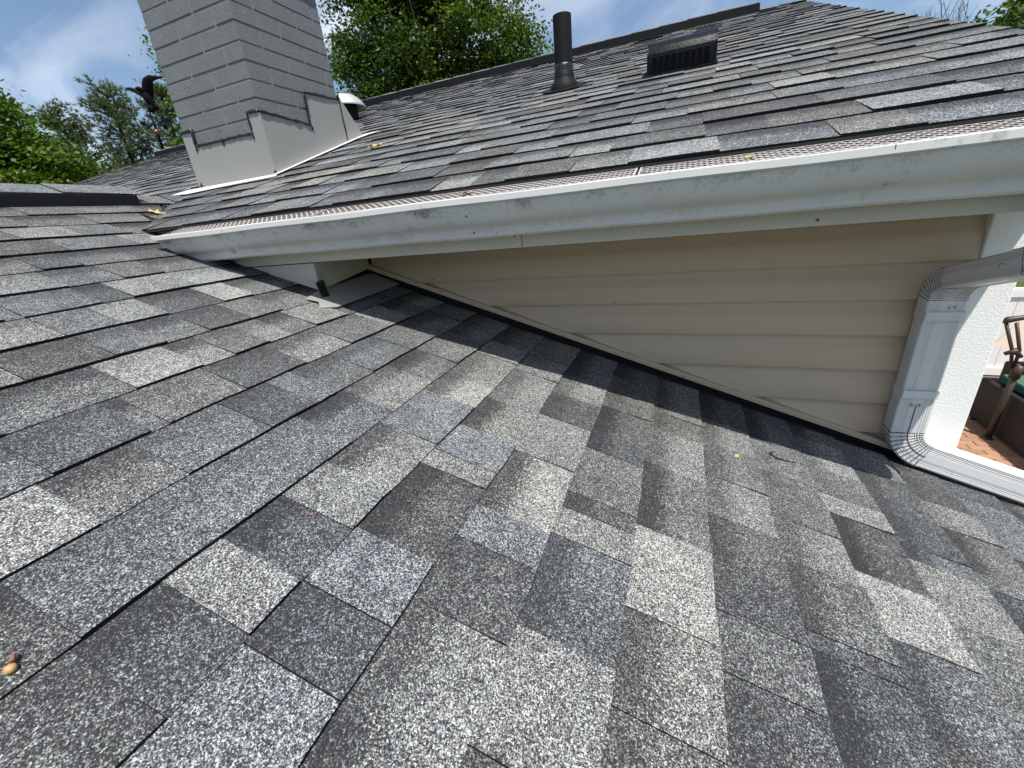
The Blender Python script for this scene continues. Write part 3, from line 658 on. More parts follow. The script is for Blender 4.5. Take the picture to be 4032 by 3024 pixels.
def sweep(path, A, prof, scale=None):
    """A: fixed cross axis; the depth axis is perpendicular to A and the path"""
    m = MB(); n = len(prof); P = [Vector(p) for p in path]; A = Vector(A)
    for i, p in enumerate(P):
        t = (P[min(i+1, len(P)-1)]-P[max(i-1, 0)]).normalized(); B = t.cross(A).normalized(); s = scale[i] if scale else 1.0
        for a, b in prof: m.v.append(tuple(p+A*a*s+B*b*s))
    for i in range(len(P)-1):
        for k in range(n): m.f.append((i*n+k, i*n+(k+1) % n, (i+1)*n+(k+1) % n, (i+1)*n+k))
    return m
DX, DY = 0.655, 1.424; DW, DD = 0.0785, 0.052
pw = spout_profile(DW, DD); pw2 = spout_profile(DD, DW)
TOPZ, BOTZ = -0.315, -0.6996
ds = sweep([(DX, DY, TOPZ-0.012+(BOTZ+0.07-TOPZ)*i/12) for i in range(13)], (1, 0, 0), pw).out('downspout', M['spout'], house, smooth=True); tag(ds, 'white corrugated downspout bending from the gutter down to the lower roof')
def pleat(n, k, amt): return [1.0+(amt*(-1.0 if i % k == 0 else (0.15 if i % k in (1, k-1) else 0.5)) if 2 < i < n-2 else 0.0) for i in range(n+1)]
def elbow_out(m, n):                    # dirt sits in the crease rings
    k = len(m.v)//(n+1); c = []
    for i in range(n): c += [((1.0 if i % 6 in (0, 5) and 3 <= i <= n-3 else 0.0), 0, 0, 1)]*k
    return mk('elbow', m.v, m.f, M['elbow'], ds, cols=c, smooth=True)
ph0 = math.radians(16)
# upper elbow, slanted offset and outlet elbow bend in the y-z plane
n = 54; r = 0.070; th = math.radians(74)
e1 = [(DX, DY-r+r*math.cos(th*i/n), TOPZ+r*math.sin(th*i/n)) for i in range(n+1)]
e1 = [(DX, DY, TOPZ-0.03), (DX, DY, TOPZ-0.015)]+e1
elbow_out(sweep(e1, (1, 0, 0), [(a*1.03, b*1.04) for a, b in pw], [1, 1]+pleat(n, 6, 0.022)), len(e1)-1)
P0 = Vector(e1[-1]); od = Vector((0, -math.cos(ph0), math.sin(ph0)))
sweep([tuple(P0-od*0.012+od*0.285*i/6) for i in range(7)], (1, 0, 0), pw).out('offset_pipe', M['spout'], ds, smooth=True)
P1 = P0+od*0.262; n = 48; r2 = 0.062
e2 = [tuple(P1-od*0.03), tuple(P1-od*0.01)]
for i in range(n+1):
    ph = ph0+(math.pi/2-ph0)*i/n; e2.append((DX, P1.y-r2*(math.sin(ph)-math.sin(ph0)), P1.z+r2*(math.cos(ph0)-math.cos(ph))))
e2.append((DX, e2[-1][1], -0.048))
elbow_out(sweep(e2, (1, 0, 0), [(a*1.05, b*1.07) for a, b in pw], [1, 1]+pleat(n, 6, 0.024)+[1]), len(e2)-1)
# lower elbow turning down the roof slope and the pipe that runs on
n = 60; r3 = 0.085; th3 = math.pi/2-math.atan(TL)
e3 = [(DX, DY, BOTZ+0.085), (DX, DY, BOTZ+0.04), (DX, DY, BOTZ+0.012)]+[(DX+r3*(1-math.cos(th3*i/n)), DY, BOTZ-r3*math.sin(th3*i/n)) for i in range(n+1)]
elbow_out(sweep(e3, (0, 1, 0), [(a*1.03, b*1.03) for a, b in pw2], [1, 1, 1]+pleat(n, 6, 0.026)), len(e3)-1)
rdir = Vector((cz, 0, -sz)); P3 = Vector(e3[-1])
sweep([tuple(P3-rdir*0.015+rdir*0.95*i/10) for i in range(11)], (0, 1, 0), pw2).out('outflow_pipe', M['spout'], ds, smooth=True)
# folded seams down the middle of the elbows
MB().tube([(x, DY-DD/2*1.05, z) for x, y, z in e3], 0.0011, 5).out('seam', M['twig'], ds)
for zc in (-0.352, -0.578):
    m_, h_ = 0.0012, 0.0115
    s_ = sweep([(DX, DY, zc+h_), (DX, DY, zc-h_)], (1, 0, 0), [(-DW/2-m_, -DD/2-m_), (DW/2+m_, -DD/2-m_), (DW/2+m_, DD/2+.008), (-DW/2-m_, DD/2+.008)]).out('strap', M['spout'], ds); bevel(s_, 0.002, 2)
    sm_ = s_.modifiers.new('thick', 'SOLIDIFY'); sm_.thickness = 0.0015
    MB().box((DX+0.001, DY-DD/2-m_-0.0018, zc-h_), (DX+0.0022, DY-DD/2-m_-0.0004, zc+h_)).out('strap_joint', M['twig'], ds)
def screw(p, d):
    q = Vector(d).normalized(); return MB().lathe(p, [(0.0, 0.0035), (0.003, 0.003), (0.0042, 0.0012), (0.0045, -0.001)], 10, q).out('screw', M['screw'], ds, smooth=True)
for x, z in ((DX+0.018, -0.328), (DX+0.007, -0.329), (DX+0.012, -0.352), (DX-0.024, -0.575), (DX-0.010, -0.612), (DX+0.008, -0.612)): screw((x, DY-DD/2-0.0030, z), (0, -1, 0))
screw((DX-DW/2-0.001, 1.17, -0.190), (-1, 0, 0))

# ------------------------------------------------------------------ chimney
CX0, CX1, CY0, CY1 = -2.43, -1.868, 1.705, 2.262; CT = 1.30
K = 0.9913
chim = MB().box((CX0+0.002, CY0+0.002, 0.1), (CX1-0.002, CY1-0.002, CT)).out('chimney', M['mortar'], house); tag(chim, 'grey painted brick chimney with stepped metal flashing and black sealant')
row0 = 0.618*K; rp = 0.0718
def brick(lo, hi):
    o = MB().box(lo, hi).out('brick', M['brick'], chim); bevel(o, 0.0022, 2); return o
j = 0.0048
for r in range(-3, 10):
    z0, z1 = row0+r*rp+j, row0+(r+1)*rp-j+0.002
    z0 += random.uniform(-0.0008, 0.0008)
    if z1 > CT: break
    odd = r % 2
    fx = [CX0, -2.236, -1.983, CX1] if odd == 0 else [CX0, -2.104, CX1]
    sy = [CY0, 1.952, 2.205, CY1] if odd == 0 else [CY0, 1.826, 2.075, CY1]
    for i in range(len(fx)-1):
        a = fx[i]+(0 if i == 0 else j); b = fx[i+1]-(0 if i == len(fx)-2 else j); d = random.uniform(0, 0.0022)
        if i == len(fx)-2:   # corner brick shows on both faces
            brick((a, CY0-d, z0), (CX1+d, sy[1]-j, z1))
        else: brick((a, CY0-d, z0), (b, CY0+0.05, z1))
    for i in range(1, len(sy)-1):
        a = sy[i]+j; b = sy[i+1]-(0 if i == len(sy)-2 else j); d = random.uniform(0, 0.0022); brick((CX1-0.05, a, z0), (CX1+d, b, z1))
cap = MB().box((CX0-0.05, CY0-0.05, CT), (CX1+0.055, CY1+0.05, CT+0.10)); bevel(cap.out('crown', M['mortar'], chim), 0.01, 2)
# counter flashing: front and right faces
fp = [(CX0-0.004, 0.551), (-2.348, 0.553), (-2.356, 0.482), (-1.937, 0.480), (-1.937, 0.566), (CX1+0.006, 0.560)]
FYc = CY0-0.0085
front = MB().prism([(x, FYc, z) for x, z in fp]+[(CX1+0.006, FYc, zu(CY0)-0.004), (CX0-0.004, FYc, zu(CY0)-0.004)], (0, 0.006, 0)).out('flashing', M['flash'], chim); bevel(front, 0.0015, 1)
tag(front, 'pale grey stepped flashing on the front of the chimney')
spz = [(CY0-0.0085, 0.560), (2.000, 0.543), (2.008, 0.690), (CY1+0.004, 0.700)]
FXc = CX1+0.0085
side = MB().prism([(FXc, y, z) for y, z in spz]+[(FXc, CY1+0.006, zu(CY1)+0.01), (FXc, CY0-0.0085, zu(CY0)-0.002)], (-0.006, 0, 0)).out('flashing', M['flash'], chim); bevel(side, 0.0015, 1)
# flared back pan on the uphill side
pan = MB().add([(FXc, CY1+0.006, 0.725), (FXc, CY1+0.006, zu(CY1)), (FXc+0.012, CY1+0.145, zu(CY1+0.145)+0.006), (CX0-0.01, CY1+0.006, 0.725), (CX0-0.01, CY1+0.145, zu(CY1+0.145)+0.006), (CX0-0.01, CY1+0.006, zu(CY1))], [(0,1,2),(0,2,4,3),(3,4,5)])
pan.out('back_pan', M['flash'], chim)
# pale flange on the shingles
fl = MB(); e = 0.010
fpts = [(CX0-0.10, CY0-0.012), (CX0-0.15, CY0-0.075), (CX0+0.02, CY0-0.105), (-2.15, CY0-0.075), (CX1+0.055, CY0-0.055), (CX1+0.012, CY0-0.009)]
fl.prism([(x, y, zu(y)+e) for x, y in fpts], (0, 0, -0.002)).out('flange', M['flange'], chim)
fs = [(CX1+0.008, CY0-0.03), (CX1+0.038, CY0-0.035), (CX1+0.05, CY1+0.06), (CX1+0.11, CY1+0.19), (CX1+0.008, CY1+0.17)]
MB().prism([(x, y, zu(y)+e+0.003) for x, y in fs], (0, 0, -0.002)).out('flange', M['flange'], chim)
def bead(pts, r=0.0060):
    out = []; rad = []
    for a, b in zip(pts[:-1], pts[1:]):
        a, b = Vector(a), Vector(b); k = max(3, int((b-a).length/0.018))
        for i in range(k):
            q = a.lerp(b, i/k); out.append(tuple(q+Vector((random.uniform(-.0012, .0012), random.uniform(-.0012, .0012), random.uniform(-.0018, .0018))))); rad.append(r*random.uniform(0.75, 1.35))
    out.append(pts[-1]); rad.append(r*0.8); return MB().tube(out, rad, 7)
bead([(x, FYc-0.001, z) for x, z in fp]).out('sealant_bead', M['seal'], chim, smooth=True)
bead([(FXc+0.001, y, z) for y, z in spz]).out('sealant_bead', M['seal'], chim, smooth=True)
bead([(FXc+0.001, CY1+0.004, 0.735), (FXc+0.001, CY1+0.006, zu(CY1)+0.02)], 0.0042).out('sealant_bead', M['seal'], chim, smooth=True)
for p, s in (((-2.150, FYc-0.002, 0.470), 0.012), ((-1.937, FYc-0.002, 0.468), 0.013), ((-2.356, FYc-0.002, 0.468), 0.012), ((FXc+0.002, 1.905, 0.545), 0.008), ((FXc+0.002, 2.008, 0.532), 0.014), ((FXc-0.004, FYc+0.002, zu(CY0)+0.016), 0.016), ((CX0+0.02, FYc-0.002, zu(CY0)+0.014), 0.018)):
    MB().lathe(p, [(0.0, s*1.0), (s*0.22, s*0.5), (s*0.42, -s*0.2), (s*0.25, -s*0.9), (0.0, -s*1.3)], 8).out('sealant_blob', M['seal'], chim, smooth=True)

# ------------------------------------------------------------------ roof penetrations
# vent pipe with flared boot
VX, VY = -0.642, 2.655; vz = zu(VY)
pipe = MB().lathe((VX, VY, vz), [(0.048, 0.0), (0.048, 0.315), (0.0475, 0.322), (0.044, 0.322), (0.043, 0.25), (0.0, 0.25)], 40).out('vent_pipe', M['black'], house, smooth=True)
pipe.modifiers.new('split', 'EDGE_SPLIT').split_angle = math.radians(40); tag(pipe, 'tall black round vent pipe standing on the upper roof')
boot = MB().lathe((VX, VY, vz), [(0.082, -0.045), (0.080, -0.005), (0.076, 0.012), (0.066, 0.028), (0.058, 0.036), (0.054, 0.052), (0.053, 0.062), (0.0515, 0.064), (0.0515, 0.075), (0.049, 0.077)], 40).out('pipe_boot', M['black'], pipe, smooth=True)
MB().lathe((VX, VY, vz), [(0.0505, 0.072), (0.0510, 0.095), (0.0500, 0.108), (0.0488, 0.109)], 40).out('collar', M['seal'], pipe, smooth=True)
fv = MB(); ring = []
for a in range(28):
    t = 2*math.pi*a/28; r = 0.118; x = VX+r*math.cos(t)*1.05; y = VY+r*math.sin(t)*0.92-0.01; ring.append((x, y, zu(y)+0.011))
fv.prism(ring, (0, 0, -0.003)).out('boot_flange', M['black'], pipe)
# box vent with louvred front
BX0, BX1 = -0.188, 0.098; BYf = 2.40; bz = zu(BYf)
pr = [(BYf-0.004, bz+0.006), (BYf-0.012, bz+0.085), (BYf+0.000, bz+0.112), (BYf+0.022, bz+0.133), (BYf+0.06, bz+0.148), (BYf+0.14, bz+0.170), (BYf+0.30, zu(BYf+0.30)+0.06), (BYf+0.30, zu(BYf+0.30)+0.006)]
bv = MB().prism([(BX0, y, z) for y, z in pr], (BX1-BX0, 0, 0)).out('box_vent', M['hammer'], house); bevel(bv, 0.004, 3, 20); tag(bv, 'black hammered metal box vent with louvred front on the upper roof')
for p in bv.data.polygons: p.use_smooth = len(p.vertices) == 4
bv.modifiers.new('split', 'EDGE_SPLIT').split_angle = math.radians(35)
for xq in (BX0-0.002, BX1-0.004):
    MB().prism([(xq, y-0.002, z+0.002) for y, z in pr[:6]]+[(xq, y+0.012, z-0.008) for y, z in reversed(pr[:6])], (0.006, 0, 0)).out('end_rim', M['hammer'], bv)
gr = MB()
fz0, fz1 = bz+0.012, bz+0.078
yf = lambda z: BYf-0.004-0.008*(z-bz-0.006)/0.079
for cix in range(9):
    x0 = BX0+0.022+cix*0.0272
    for r in range(11):
        z = fz0+(fz1-fz0)*r/10.5
        gr.add([(x0,yf(z)-0.0005,z),(x0+0.020,yf(z)-0.0005,z),(x0+0.020,yf(z)-0.0045,z-0.0030),(x0,yf(z)-0.0045,z-0.0030),(x0,yf(z)-0.0005,z-0.0045),(x0+0.02,yf(z)-0.0005,z-0.0045)], [(0,3,2,1),(3,4,5,2),(0,4,3),(1,2,5)])
gro = gr.out('louvre', M['galv'] if False else M['hammer'], bv, kind='stuff')
MB().prism([(BX0-0.016,BYf-0.012,zu(BYf-0.012)+0.011),(BX1+0.010,BYf-0.012,zu(BYf-0.012)+0.011),(BX1+0.010,BYf+0.35,zu(BYf+0.35)+0.011),(BX0-0.016,BYf+0.35,zu(BYf+0.35)+0.011)], (0, 0, -0.003)).out('vent_flange', M['black'], bv)
# domed metal vent just behind the chimney
QX, QY = -2.84, 3.53; qz = zu(QY)
neck = MB().lathe((QX, QY, qz), [(0.10, -0.04), (0.10, 0.13)], 28).out('dome_vent', M['black'], house, smooth=True); tag(neck, 'galvanised domed roof vent half hidden behind the chimney')
MB().lathe((QX, QY, qz+0.11), [(0.175, -0.006), (0.178, 0.004), (0.168, 0.016), (0.156, 0.032), (0.125, 0.066), (0.08, 0.092), (0.03, 0.103), (0.0, 0.105)], 36).out('dome', M['galv'], neck, smooth=True)

# ------------------------------------------------------------------ weathervane on the far ridge end
vx, vy, vz_ = -7.93, RIDGE_Y, RIDGE_Z+0.035
wvn = thing('weathervane', 'black eagle weathervane with copper ball on the far ridge end', 'weathervane', (vx, vy, vz_))
MB().tube([(vx, vy, vz_-0.02), (vx, vy, vz_+0.60)], [0.020, 0.012], 10).out('pole', M['iron'], wvn, smooth=True)
MB().lathe((vx, vy, vz_+0.27), [(0.0,-0.05),(0.028,-0.042),(0.044,-0.025),(0.05,0),(0.044,0.025),(0.028,0.042),(0.0,0.05)], 20).out('ball', M['copper'], wvn, smooth=True)
for dx_, dy_ in ((1, 0), (-1, 0), (0, 1), (0, -1)):
    MB().tube([(vx, vy, vz_+0.36), (vx+dx_*0.07, vy+dy_*0.07, vz_+0.385), (vx+dx_*0.15, vy+dy_*0.15, vz_+0.365)], 0.007, 6).out('direction_arm', M['iron'], wvn)
    MB().box((vx+dx_*0.16-0.022*abs(dx_)-0.004, vy+dy_*0.16-0.022*abs(dy_)-0.004, vz_+0.34), (vx+dx_*0.16+0.022*abs(dx_)+0.004, vy+dy_*0.16+0.022*abs(dy_)+0.004, vz_+0.40)).out('direction_letter', M['iron'], wvn)
Ax = Vector((0.5447, 0.8387, 0)); A0 = Vector((vx, vy, vz_))
MB().tube([tuple(A0-Ax*0.09+Vector((0,0,0.50))), tuple(A0+Ax*0.24+Vector((0,0,0.44)))], 0.008, 6).out('arrow', M['iron'], wvn)
MB().prism([tuple(A0+Ax*a_+Vector((0,0,b_))) for a_, b_ in ((0.12,0.49),(0.25,0.46),(0.23,0.395),(0.10,0.425))], (0.010, -0.007, 0)).out('arrow_tail', M['iron'], wvn)
MB().lathe((vx+0.02, vy+0.03, vz_+0.60), [(0.0,-0.055),(0.035,-0.045),(0.052,-0.02),(0.056,0.0),(0.045,0.035),(0.0,0.055)], 16).out('perch_ball', M['iron'], wvn, smooth=True)
# eagle: body lofted from tail to beak, two lofted wings raised; s runs across the view, d away from it
SA = Vector((0.5447, 0.8387, 0)); DA = Vector((-0.8387, 0.5447, 0)); EB = Vector((vx, vy, RIDGE_Z))
def ep(sv, z, d=0.0): return EB+SA*sv+DA*d+Vector((0, 0, z))
def loft(path, ra, rb_, n=10):
    """rings across the path: ra in the s-z plane, rb_ along the depth axis"""
    m = MB(); P = [ep(*p) for p in path]
    for i, p in enumerate(P):
        t = (P[min(i+1, len(P)-1)]-P[max(i-1, 0)]).normalized(); u = DA.cross(t).normalized(); w = t.cross(u).normalized()
        for k in range(n):
            a = 2*math.pi*k/n; m.v.append(tuple(p+u*(ra[i]*math.cos(a))+w*(rb_[i]*math.sin(a))))
    for i in range(len(P)-1):
        for k in range(n): m.f.append((i*n+k, i*n+(k+1) % n, (i+1)*n+(k+1) % n, (i+1)*n+k))
    m.f.append(tuple(reversed(range(n)))); m.f.append(tuple(range((len(P)-1)*n, len(P)*n))); return m
loft([(0.125,0.625,0),(0.09,0.67,0),(0.06,0.72,0),(0.045,0.77,0),(0.035,0.82,0),(0.01,0.865,0),(-0.03,0.885,-0.03),(-0.055,0.880,-0.07),(-0.065,0.868,-0.10)],
     [0.022,0.035,0.055,0.068,0.062,0.045,0.032,0.02,0.004], [0.05,0.05,0.06,0.075,0.07,0.05,0.035,0.02,0.004]).out('eagle_body', M['iron'], wvn, smooth=True)
loft([(0.01,0.83,0.04),(-0.04,0.87,0.10),(-0.09,0.91,0.18),(-0.14,0.945,0.25),(-0.18,0.958,0.30),(-0.20,0.962,0.33)], [0.05,0.042,0.034,0.028,0.02,0.006], [0.02,0.018,0.015,0.012,0.01,0.004]).out('eagle_wing', M['iron'], wvn, smooth=True)
loft([(0.055,0.80,-0.03),(0.075,0.86,-0.06),(0.095,0.92,-0.09),(0.12,0.97,-0.12),(0.165,1.005,-0.15),(0.225,1.008,-0.18),(0.28,1.010,-0.20),(0.32,1.014,-0.22)], [0.07,0.072,0.07,0.064,0.045,0.028,0.016,0.004], [0.022,0.02,0.018,0.016,0.013,0.01,0.008,0.003]).out('eagle_wing', M['iron'], wvn, smooth=True)
MB().tube([tuple(ep(0.05, 0.76)), tuple(ep(0.04, 0.66))], 0.03, 8).out('eagle_leg', M['iron'], wvn)

# ------------------------------------------------------------------ patio beyond the corner
# vinyl fence
fence = thing('vinyl_fence', 'white vinyl privacy fence behind the patio furniture', 'fence', (5.2, 8.2, -H))
FZ = -1.655
for i in range(26): bevel(MB().box((3.4+i*0.152, 8.19, -H+0.1), (3.4+i*0.152+0.149, 8.215, FZ-0.10)).out('fence_board', M['vinyl'], fence), 0.004, 1)
MB().box((3.35, 8.165, FZ-0.13), (7.4, 8.24, FZ-0.05)).out('top_rail', M['vinyl'], fence)
MB().box((3.35, 8.175, FZ-0.045), (7.4, 8.23, FZ)).out('cap_rail', M['vinyl'], fence)
MB().box((3.35, 8.165, -H), (7.4, 8.24, -H+0.12)).out('bottom_rail', M['vinyl'], fence)
for x in (3.3, 5.35, 7.4): MB().box((x-0.06, 8.14, -H), (x+0.06, 8.26, FZ+0.1)).out('fence_post', M['vinyl'], fence)
# wicker sofa
sofa = thing('wicker_sofa', 'dark brown wicker sofa on the brick patio', 'sofa', (4.1, 5.7, -H))
bevel(MB().box((3.60, 4.6, -H+0.04), (3.75, 6.52, -2.42)).out('arm_panel', M['wicker'], sofa), 0.02, 2)
bevel(MB().box((3.752, 4.62, -H+0.04), (4.5, 6.50, -2.66)).out('seat_base', M['wicker'], sofa), 0.02, 2)
bevel(MB().box((3.752, 6.35, -2.658), (4.5, 6.52, -2.2)).out('backrest', M['wicker'], sofa), 0.02, 2)
for x in (3.62, 4.45):
    for y in (4.65, 6.45): MB().box((x-0.015, y-0.02, -H), (x+0.02, y+0.02, -H+0.045)).out('foot', M['wicker'], sofa)
cu_ = bevel(MB().box((3.66, 4.75, -2.418), (4.42, 6.34, -2.30)).out('seat_cushion', M['cushion']), 0.04, 4); tag(cu_, 'teal and green striped cushion on the wicker sofa', 'cushion')
pi_ = bevel(MB().prism([(3.86, 6.0, -2.298), (3.88, 6.32, -2.298), (4.26, 6.32, -2.06), (4.25, 6.1, -2.05)], (0.05, -0.07, 0.07)).out('throw_pillow', M['gold']), 0.03, 3); tag(pi_, 'golden throw pillow lying on the striped cushion', 'pillow')
# bronze stand with canopy
st = thing('canopy_stand', 'brown metal canopy stand with two thin struts beside the sofa', 'stand', (3.53, 5.95, -H))
bevel(MB().box((3.49, 5.90, -H), (3.57, 5.99, -H+0.03)).out('foot', M['bronze'], st), 0.008, 2)
MB().tube([(3.530, 5.95, -H+0.02), (3.545, 5.95, -2.6), (3.557, 5.95, -2.10)], 0.030, 12).out('pole', M['bronze'], st, smooth=True)
MB().tube([(3.552, 5.95, -2.21), (3.560, 5.95, -2.06)], 0.046, 12).out('joint', M['bronze'], st, smooth=True)
MB().tube([(3.56, 5.95, -2.12), (3.66, 5.95, -1.95), (3.9, 5.95, -1.6)], 0.026, 10).out('arm', M['bronze'], st, smooth=True)
MB().tube([(3.500, 5.95, -2.10), (3.45, 5.95, -1.88), (3.325, 5.95, -1.585)], 0.016, 8).out('strut', M['bronze'], st, smooth=True)
MB().tube([(3.52, 5.95, -2.08), (3.50, 5.93, -1.88), (3.395, 5.93, -1.575)], 0.016, 8).out('strut', M['bronze'], st, smooth=True)
MB().tube([(3.40, 5.95, -1.93), (3.47, 5.94, -1.89), (3.54, 5.94, -1.96)], [0.02, 0.035, 0.02], 8).out('clip', M['bronze'], st, smooth=True)
MB().tube([(3.285, 5.95, -1.565), (3.33, 5.95, -1.545), (3.42, 5.95, -1.525), (3.75, 5.95, -1.46)], [0.022, 0.036, 0.028, 0.026], 10).out('handle', M['bronze'], st, smooth=True)
cn = MB().prism([(3.487, 6.3, -1.936), (3.72, 6.42, -1.66), (4.5, 6.6, -1.2), (4.6, 6.2, -2.1), (3.80, 6.22, -2.085)], (0.0, 0.03, 0.012)).out('canopy', M['canvas'], st)
tag(cn, 'tilted beige canvas panel of the stand')

# ------------------------------------------------------------------ trees
def leaf_mesh(C, size, rng, stretch=1.5, flat=0.5, tone=None, yel=None):
    """diamond leaves, one quad each, folded along nothing; C (n,3) centres"""
    n = len(C); nrm = rng.normal(size=(n, 3)); nrm[:, 2] = np.abs(nrm[:, 2])+flat; nrm /= np.linalg.norm(nrm, axis=1)[:, None]
    a = rng.normal(size=(n, 3)); a -= nrm*(a*nrm).sum(1)[:, None]; a /= np.linalg.norm(a, axis=1)[:, None]; b = np.cross(nrm, a)
    s = size*rng.uniform(0.6, 1.35, n)[:, None]
    V = np.empty((n, 4, 3)); V[:, 0] = C-a*s*stretch*0.5; V[:, 1] = C+b*s*0.5; V[:, 2] = C+a*s*stretch*0.5; V[:, 3] = C-b*s*0.5
    F = np.arange(4*n).reshape(n, 4)
    cl = np.zeros((n, 4)); cl[:, 0] = tone if tone is not None else rng.random(n); cl[:, 1] = yel if yel is not None else 0; cl[:, 3] = 1
    return V.reshape(-1, 3), F.tolist(), cl
def broadleaf(name, label, base, lobes, n_cl, per, size, mat, seed, trunk_r=0.22, yellow=0.12, clr=0.45, group=None):
    rng = np.random.default_rng(seed); base = np.array(base, float)
    t = thing(name, label, 'tree', base, group)
    vol = np.array([l[3]*l[4]*l[5] for l in lobes]); vol = vol/vol.sum()
    cents = []
    for _ in range(n_cl):
        l = lobes[rng.choice(len(lobes), p=vol)]; d = rng.normal(size=3); d /= np.linalg.norm(d); r = rng.uniform(0.35, 1.0)**0.6
        cents.append(np.array(l[:3])+d*np.array(l[3:])*r)
    cents = np.array(cents)
    Cc = []; T = []; Yl = []
    for c in cents:
        k = int(per*rng.uniform(0.6, 1.4)); rad = clr*rng.uniform(0.6, 1.3)
        p = c+rng.normal(size=(k, 3))*np.array([rad, rad, rad*0.5])*0.6; p[:, 2] -= 0.25*np.linalg.norm(p[:, :2]-c[:2], axis=1)
        Cc.append(p); tv = np.clip(rng.normal(0.5, 0.22), 0, 1); T.append(np.clip(tv+rng.normal(0, 0.16, k), 0, 1)); Yl.append(np.full(k, 1.0 if rng.random() < yellow else 0.0)*rng.random(k))
    C = np.concatenate(Cc); V, F, cl = leaf_mesh(C, size, rng, tone=np.concatenate(T), yel=np.concatenate(Yl))
    mk('crown', V, F, M[mat], t, cols=cl)
    m = MB(); top = np.mean([l[:3] for l in lobes], axis=0); 
    hgt = top[2]-base[2]
    path = [base+(np.array([top[0], top[1], top[2]])-base)*s+np.array([math.sin(s*5+seed)*0.12, math.cos(s*4+seed)*0.12, 0]) for s in np.linspace(0, 1.1, 8)]
    m.tube([tuple(p) for p in path], [trunk_r*(1-0.75*s) for s in np.linspace(0, 1, 8)], 10)
    idx = rng.choice(len(cents), size=min(46, len(cents)), replace=False)
    for i in idx:
        c = cents[i]; s = np.clip((c[2]-base[2])/hgt*0.75-0.05, 0.25, 0.95); k = min(int(s*7), 6); p0 = path[k]
        mid = (p0+c)/2+np.array([0, 0, 0.2])+rng.normal(size=3)*0.15
        q1 = p0*0.7+mid*0.3; m.tube([tuple(p0), tuple((p0+mid)/2+rng.normal(size=3)*0.05), tuple(mid), tuple(c)], [trunk_r*0.32, trunk_r*0.24, trunk_r*0.15, 0.012], 6)
    mk('trunk', m.v, m.f, M['bark'], t, smooth=True)
    return t
def pine(name, label, base, top, spread, seed, lean=(0, 0), dens=1.0, group=None):
    rng = np.random.default_rng(seed); base = np.array(base, float); t = thing(name, label, 'tree', base, group)
    hgt = top-base[2]; trunk = MB(); tp = [base+np.array([lean[0]*s, lean[1]*s, hgt*s]) for s in np.linspace(0, 1, 9)]
    trunk.tube([tuple(p) for p in tp], [0.20*(1-s)+0.012 for s in np.linspace(0, 1, 9)], 8)
    Cs = []; Ds = []; z = 0.22
    while z < 0.985:
        r = spread*(1-z)**0.72*rng.uniform(0.75, 1.1)+0.22; nb = rng.integers(4, 7); a0 = rng.uniform(0, 6.3)
        for b in range(nb):
            a = a0+2*math.pi*b/nb+rng.normal(0, 0.25); rr_ = r*rng.uniform(0.55, 1.15); d = np.array([math.cos(a), math.sin(a), 0])
            zb_ = min(z+rng.normal(0, 0.014), 0.99); p0 = base+np.array([lean[0]*zb_, lean[1]*zb_, hgt*zb_]); up = rng.uniform(0.15, 0.75)
            n = max(4, int(rr_/0.17)); pts = [p0+d*rr_*s+np.array([0, 0, up*rr_*(s-0.25*s*s)]) for s in np.linspace(0, 1, n)]
            trunk.tube([tuple(pts[0]), tuple(pts[n//2]), tuple(pts[-1])], [0.035, 0.022, 0.006], 5, cap=False)
            for i in range(1, n):
                s = i/(n-1)
                for _ in range(int((3+5*s)*dens)):
                    side = np.array([-d[1], d[0], 0])*rng.normal(0, 0.12+0.30*rr_*(1-s)*0.5)+d*rng.normal(0, 0.12)
                    c = pts[i]+side+np.array([0, 0, rng.normal(0.05, 0.10)]); Cs.append(c); Ds.append(d*0.7+np.array([0, 0, 0.55])+side*1.2)
        z += rng.uniform(0.022, 0.04)
    Cs = np.array(Cs); Ds = np.array(Ds); Ds /= np.linalg.norm(Ds, axis=1)[:, None]
    k = 9; n = len(Cs); C = np.repeat(Cs, k, 0); D = np.repeat(Ds, k, 0)+rng.normal(0, 0.55, (n*k, 3)); D /= np.linalg.norm(D, axis=1)[:, None]
    ln = rng.uniform(0.12, 0.21, n*k)[:, None]; w = np.cross(D, rng.normal(size=(n*k, 3))); w /= np.linalg.norm(w, axis=1)[:, None]
    V = np.empty((n*k, 3, 3)); V[:, 0] = C-w*0.013; V[:, 1] = C+w*0.013; V[:, 2] = C+D*ln
    cl = np.zeros((n*k, 4)); cl[:, 0] = np.clip(np.repeat(rng.normal(0.5, 0.22, n), k)+rng.normal(0, 0.12, n*k), 0, 1); cl[:, 1] = np.repeat((rng.random(n) < 0.08)*0.7, k)
    mk('crown', V.reshape(-1, 3), np.arange(3*n*k).reshape(-1, 3).tolist(), M['needle'], t, cols=cl)
    mk('trunk', trunk.v, trunk.f, M['bark'], t, smooth=True)
    return t
G = -H
broadleaf('maple_tree', 'bright green leafy tree at the far left behind the low ridge', (-15.6, 5.4, G), [(-15.6, 5.5, 3.0, 1.5, 1.6, 1.75), (-15.2, 6.3, 1.9, 1.5, 1.45, 1.2), (-15.6, 7.4, 1.45, 1.4, 1.0, 0.95), (-15.6, 4.6, 1.6, 1.8, 1.5, 1.5)], 420, 150, 0.075, 'leaf_a', 3, 0.24, 0.28, 0.42)
pine('pine_tree', 'slender pine beside the bright green leafy tree, shortest of the pines', (-19.9, 9.9, G), 4.75, 2.0, 5, group='pines behind the ridge', dens=1.25)
pine('pine_tree', 'pine with a tall pointed leader, middle of the three pines', (-19.0, 11.1, G), 5.45, 2.3, 6, group='pines behind the ridge', dens=1.3)
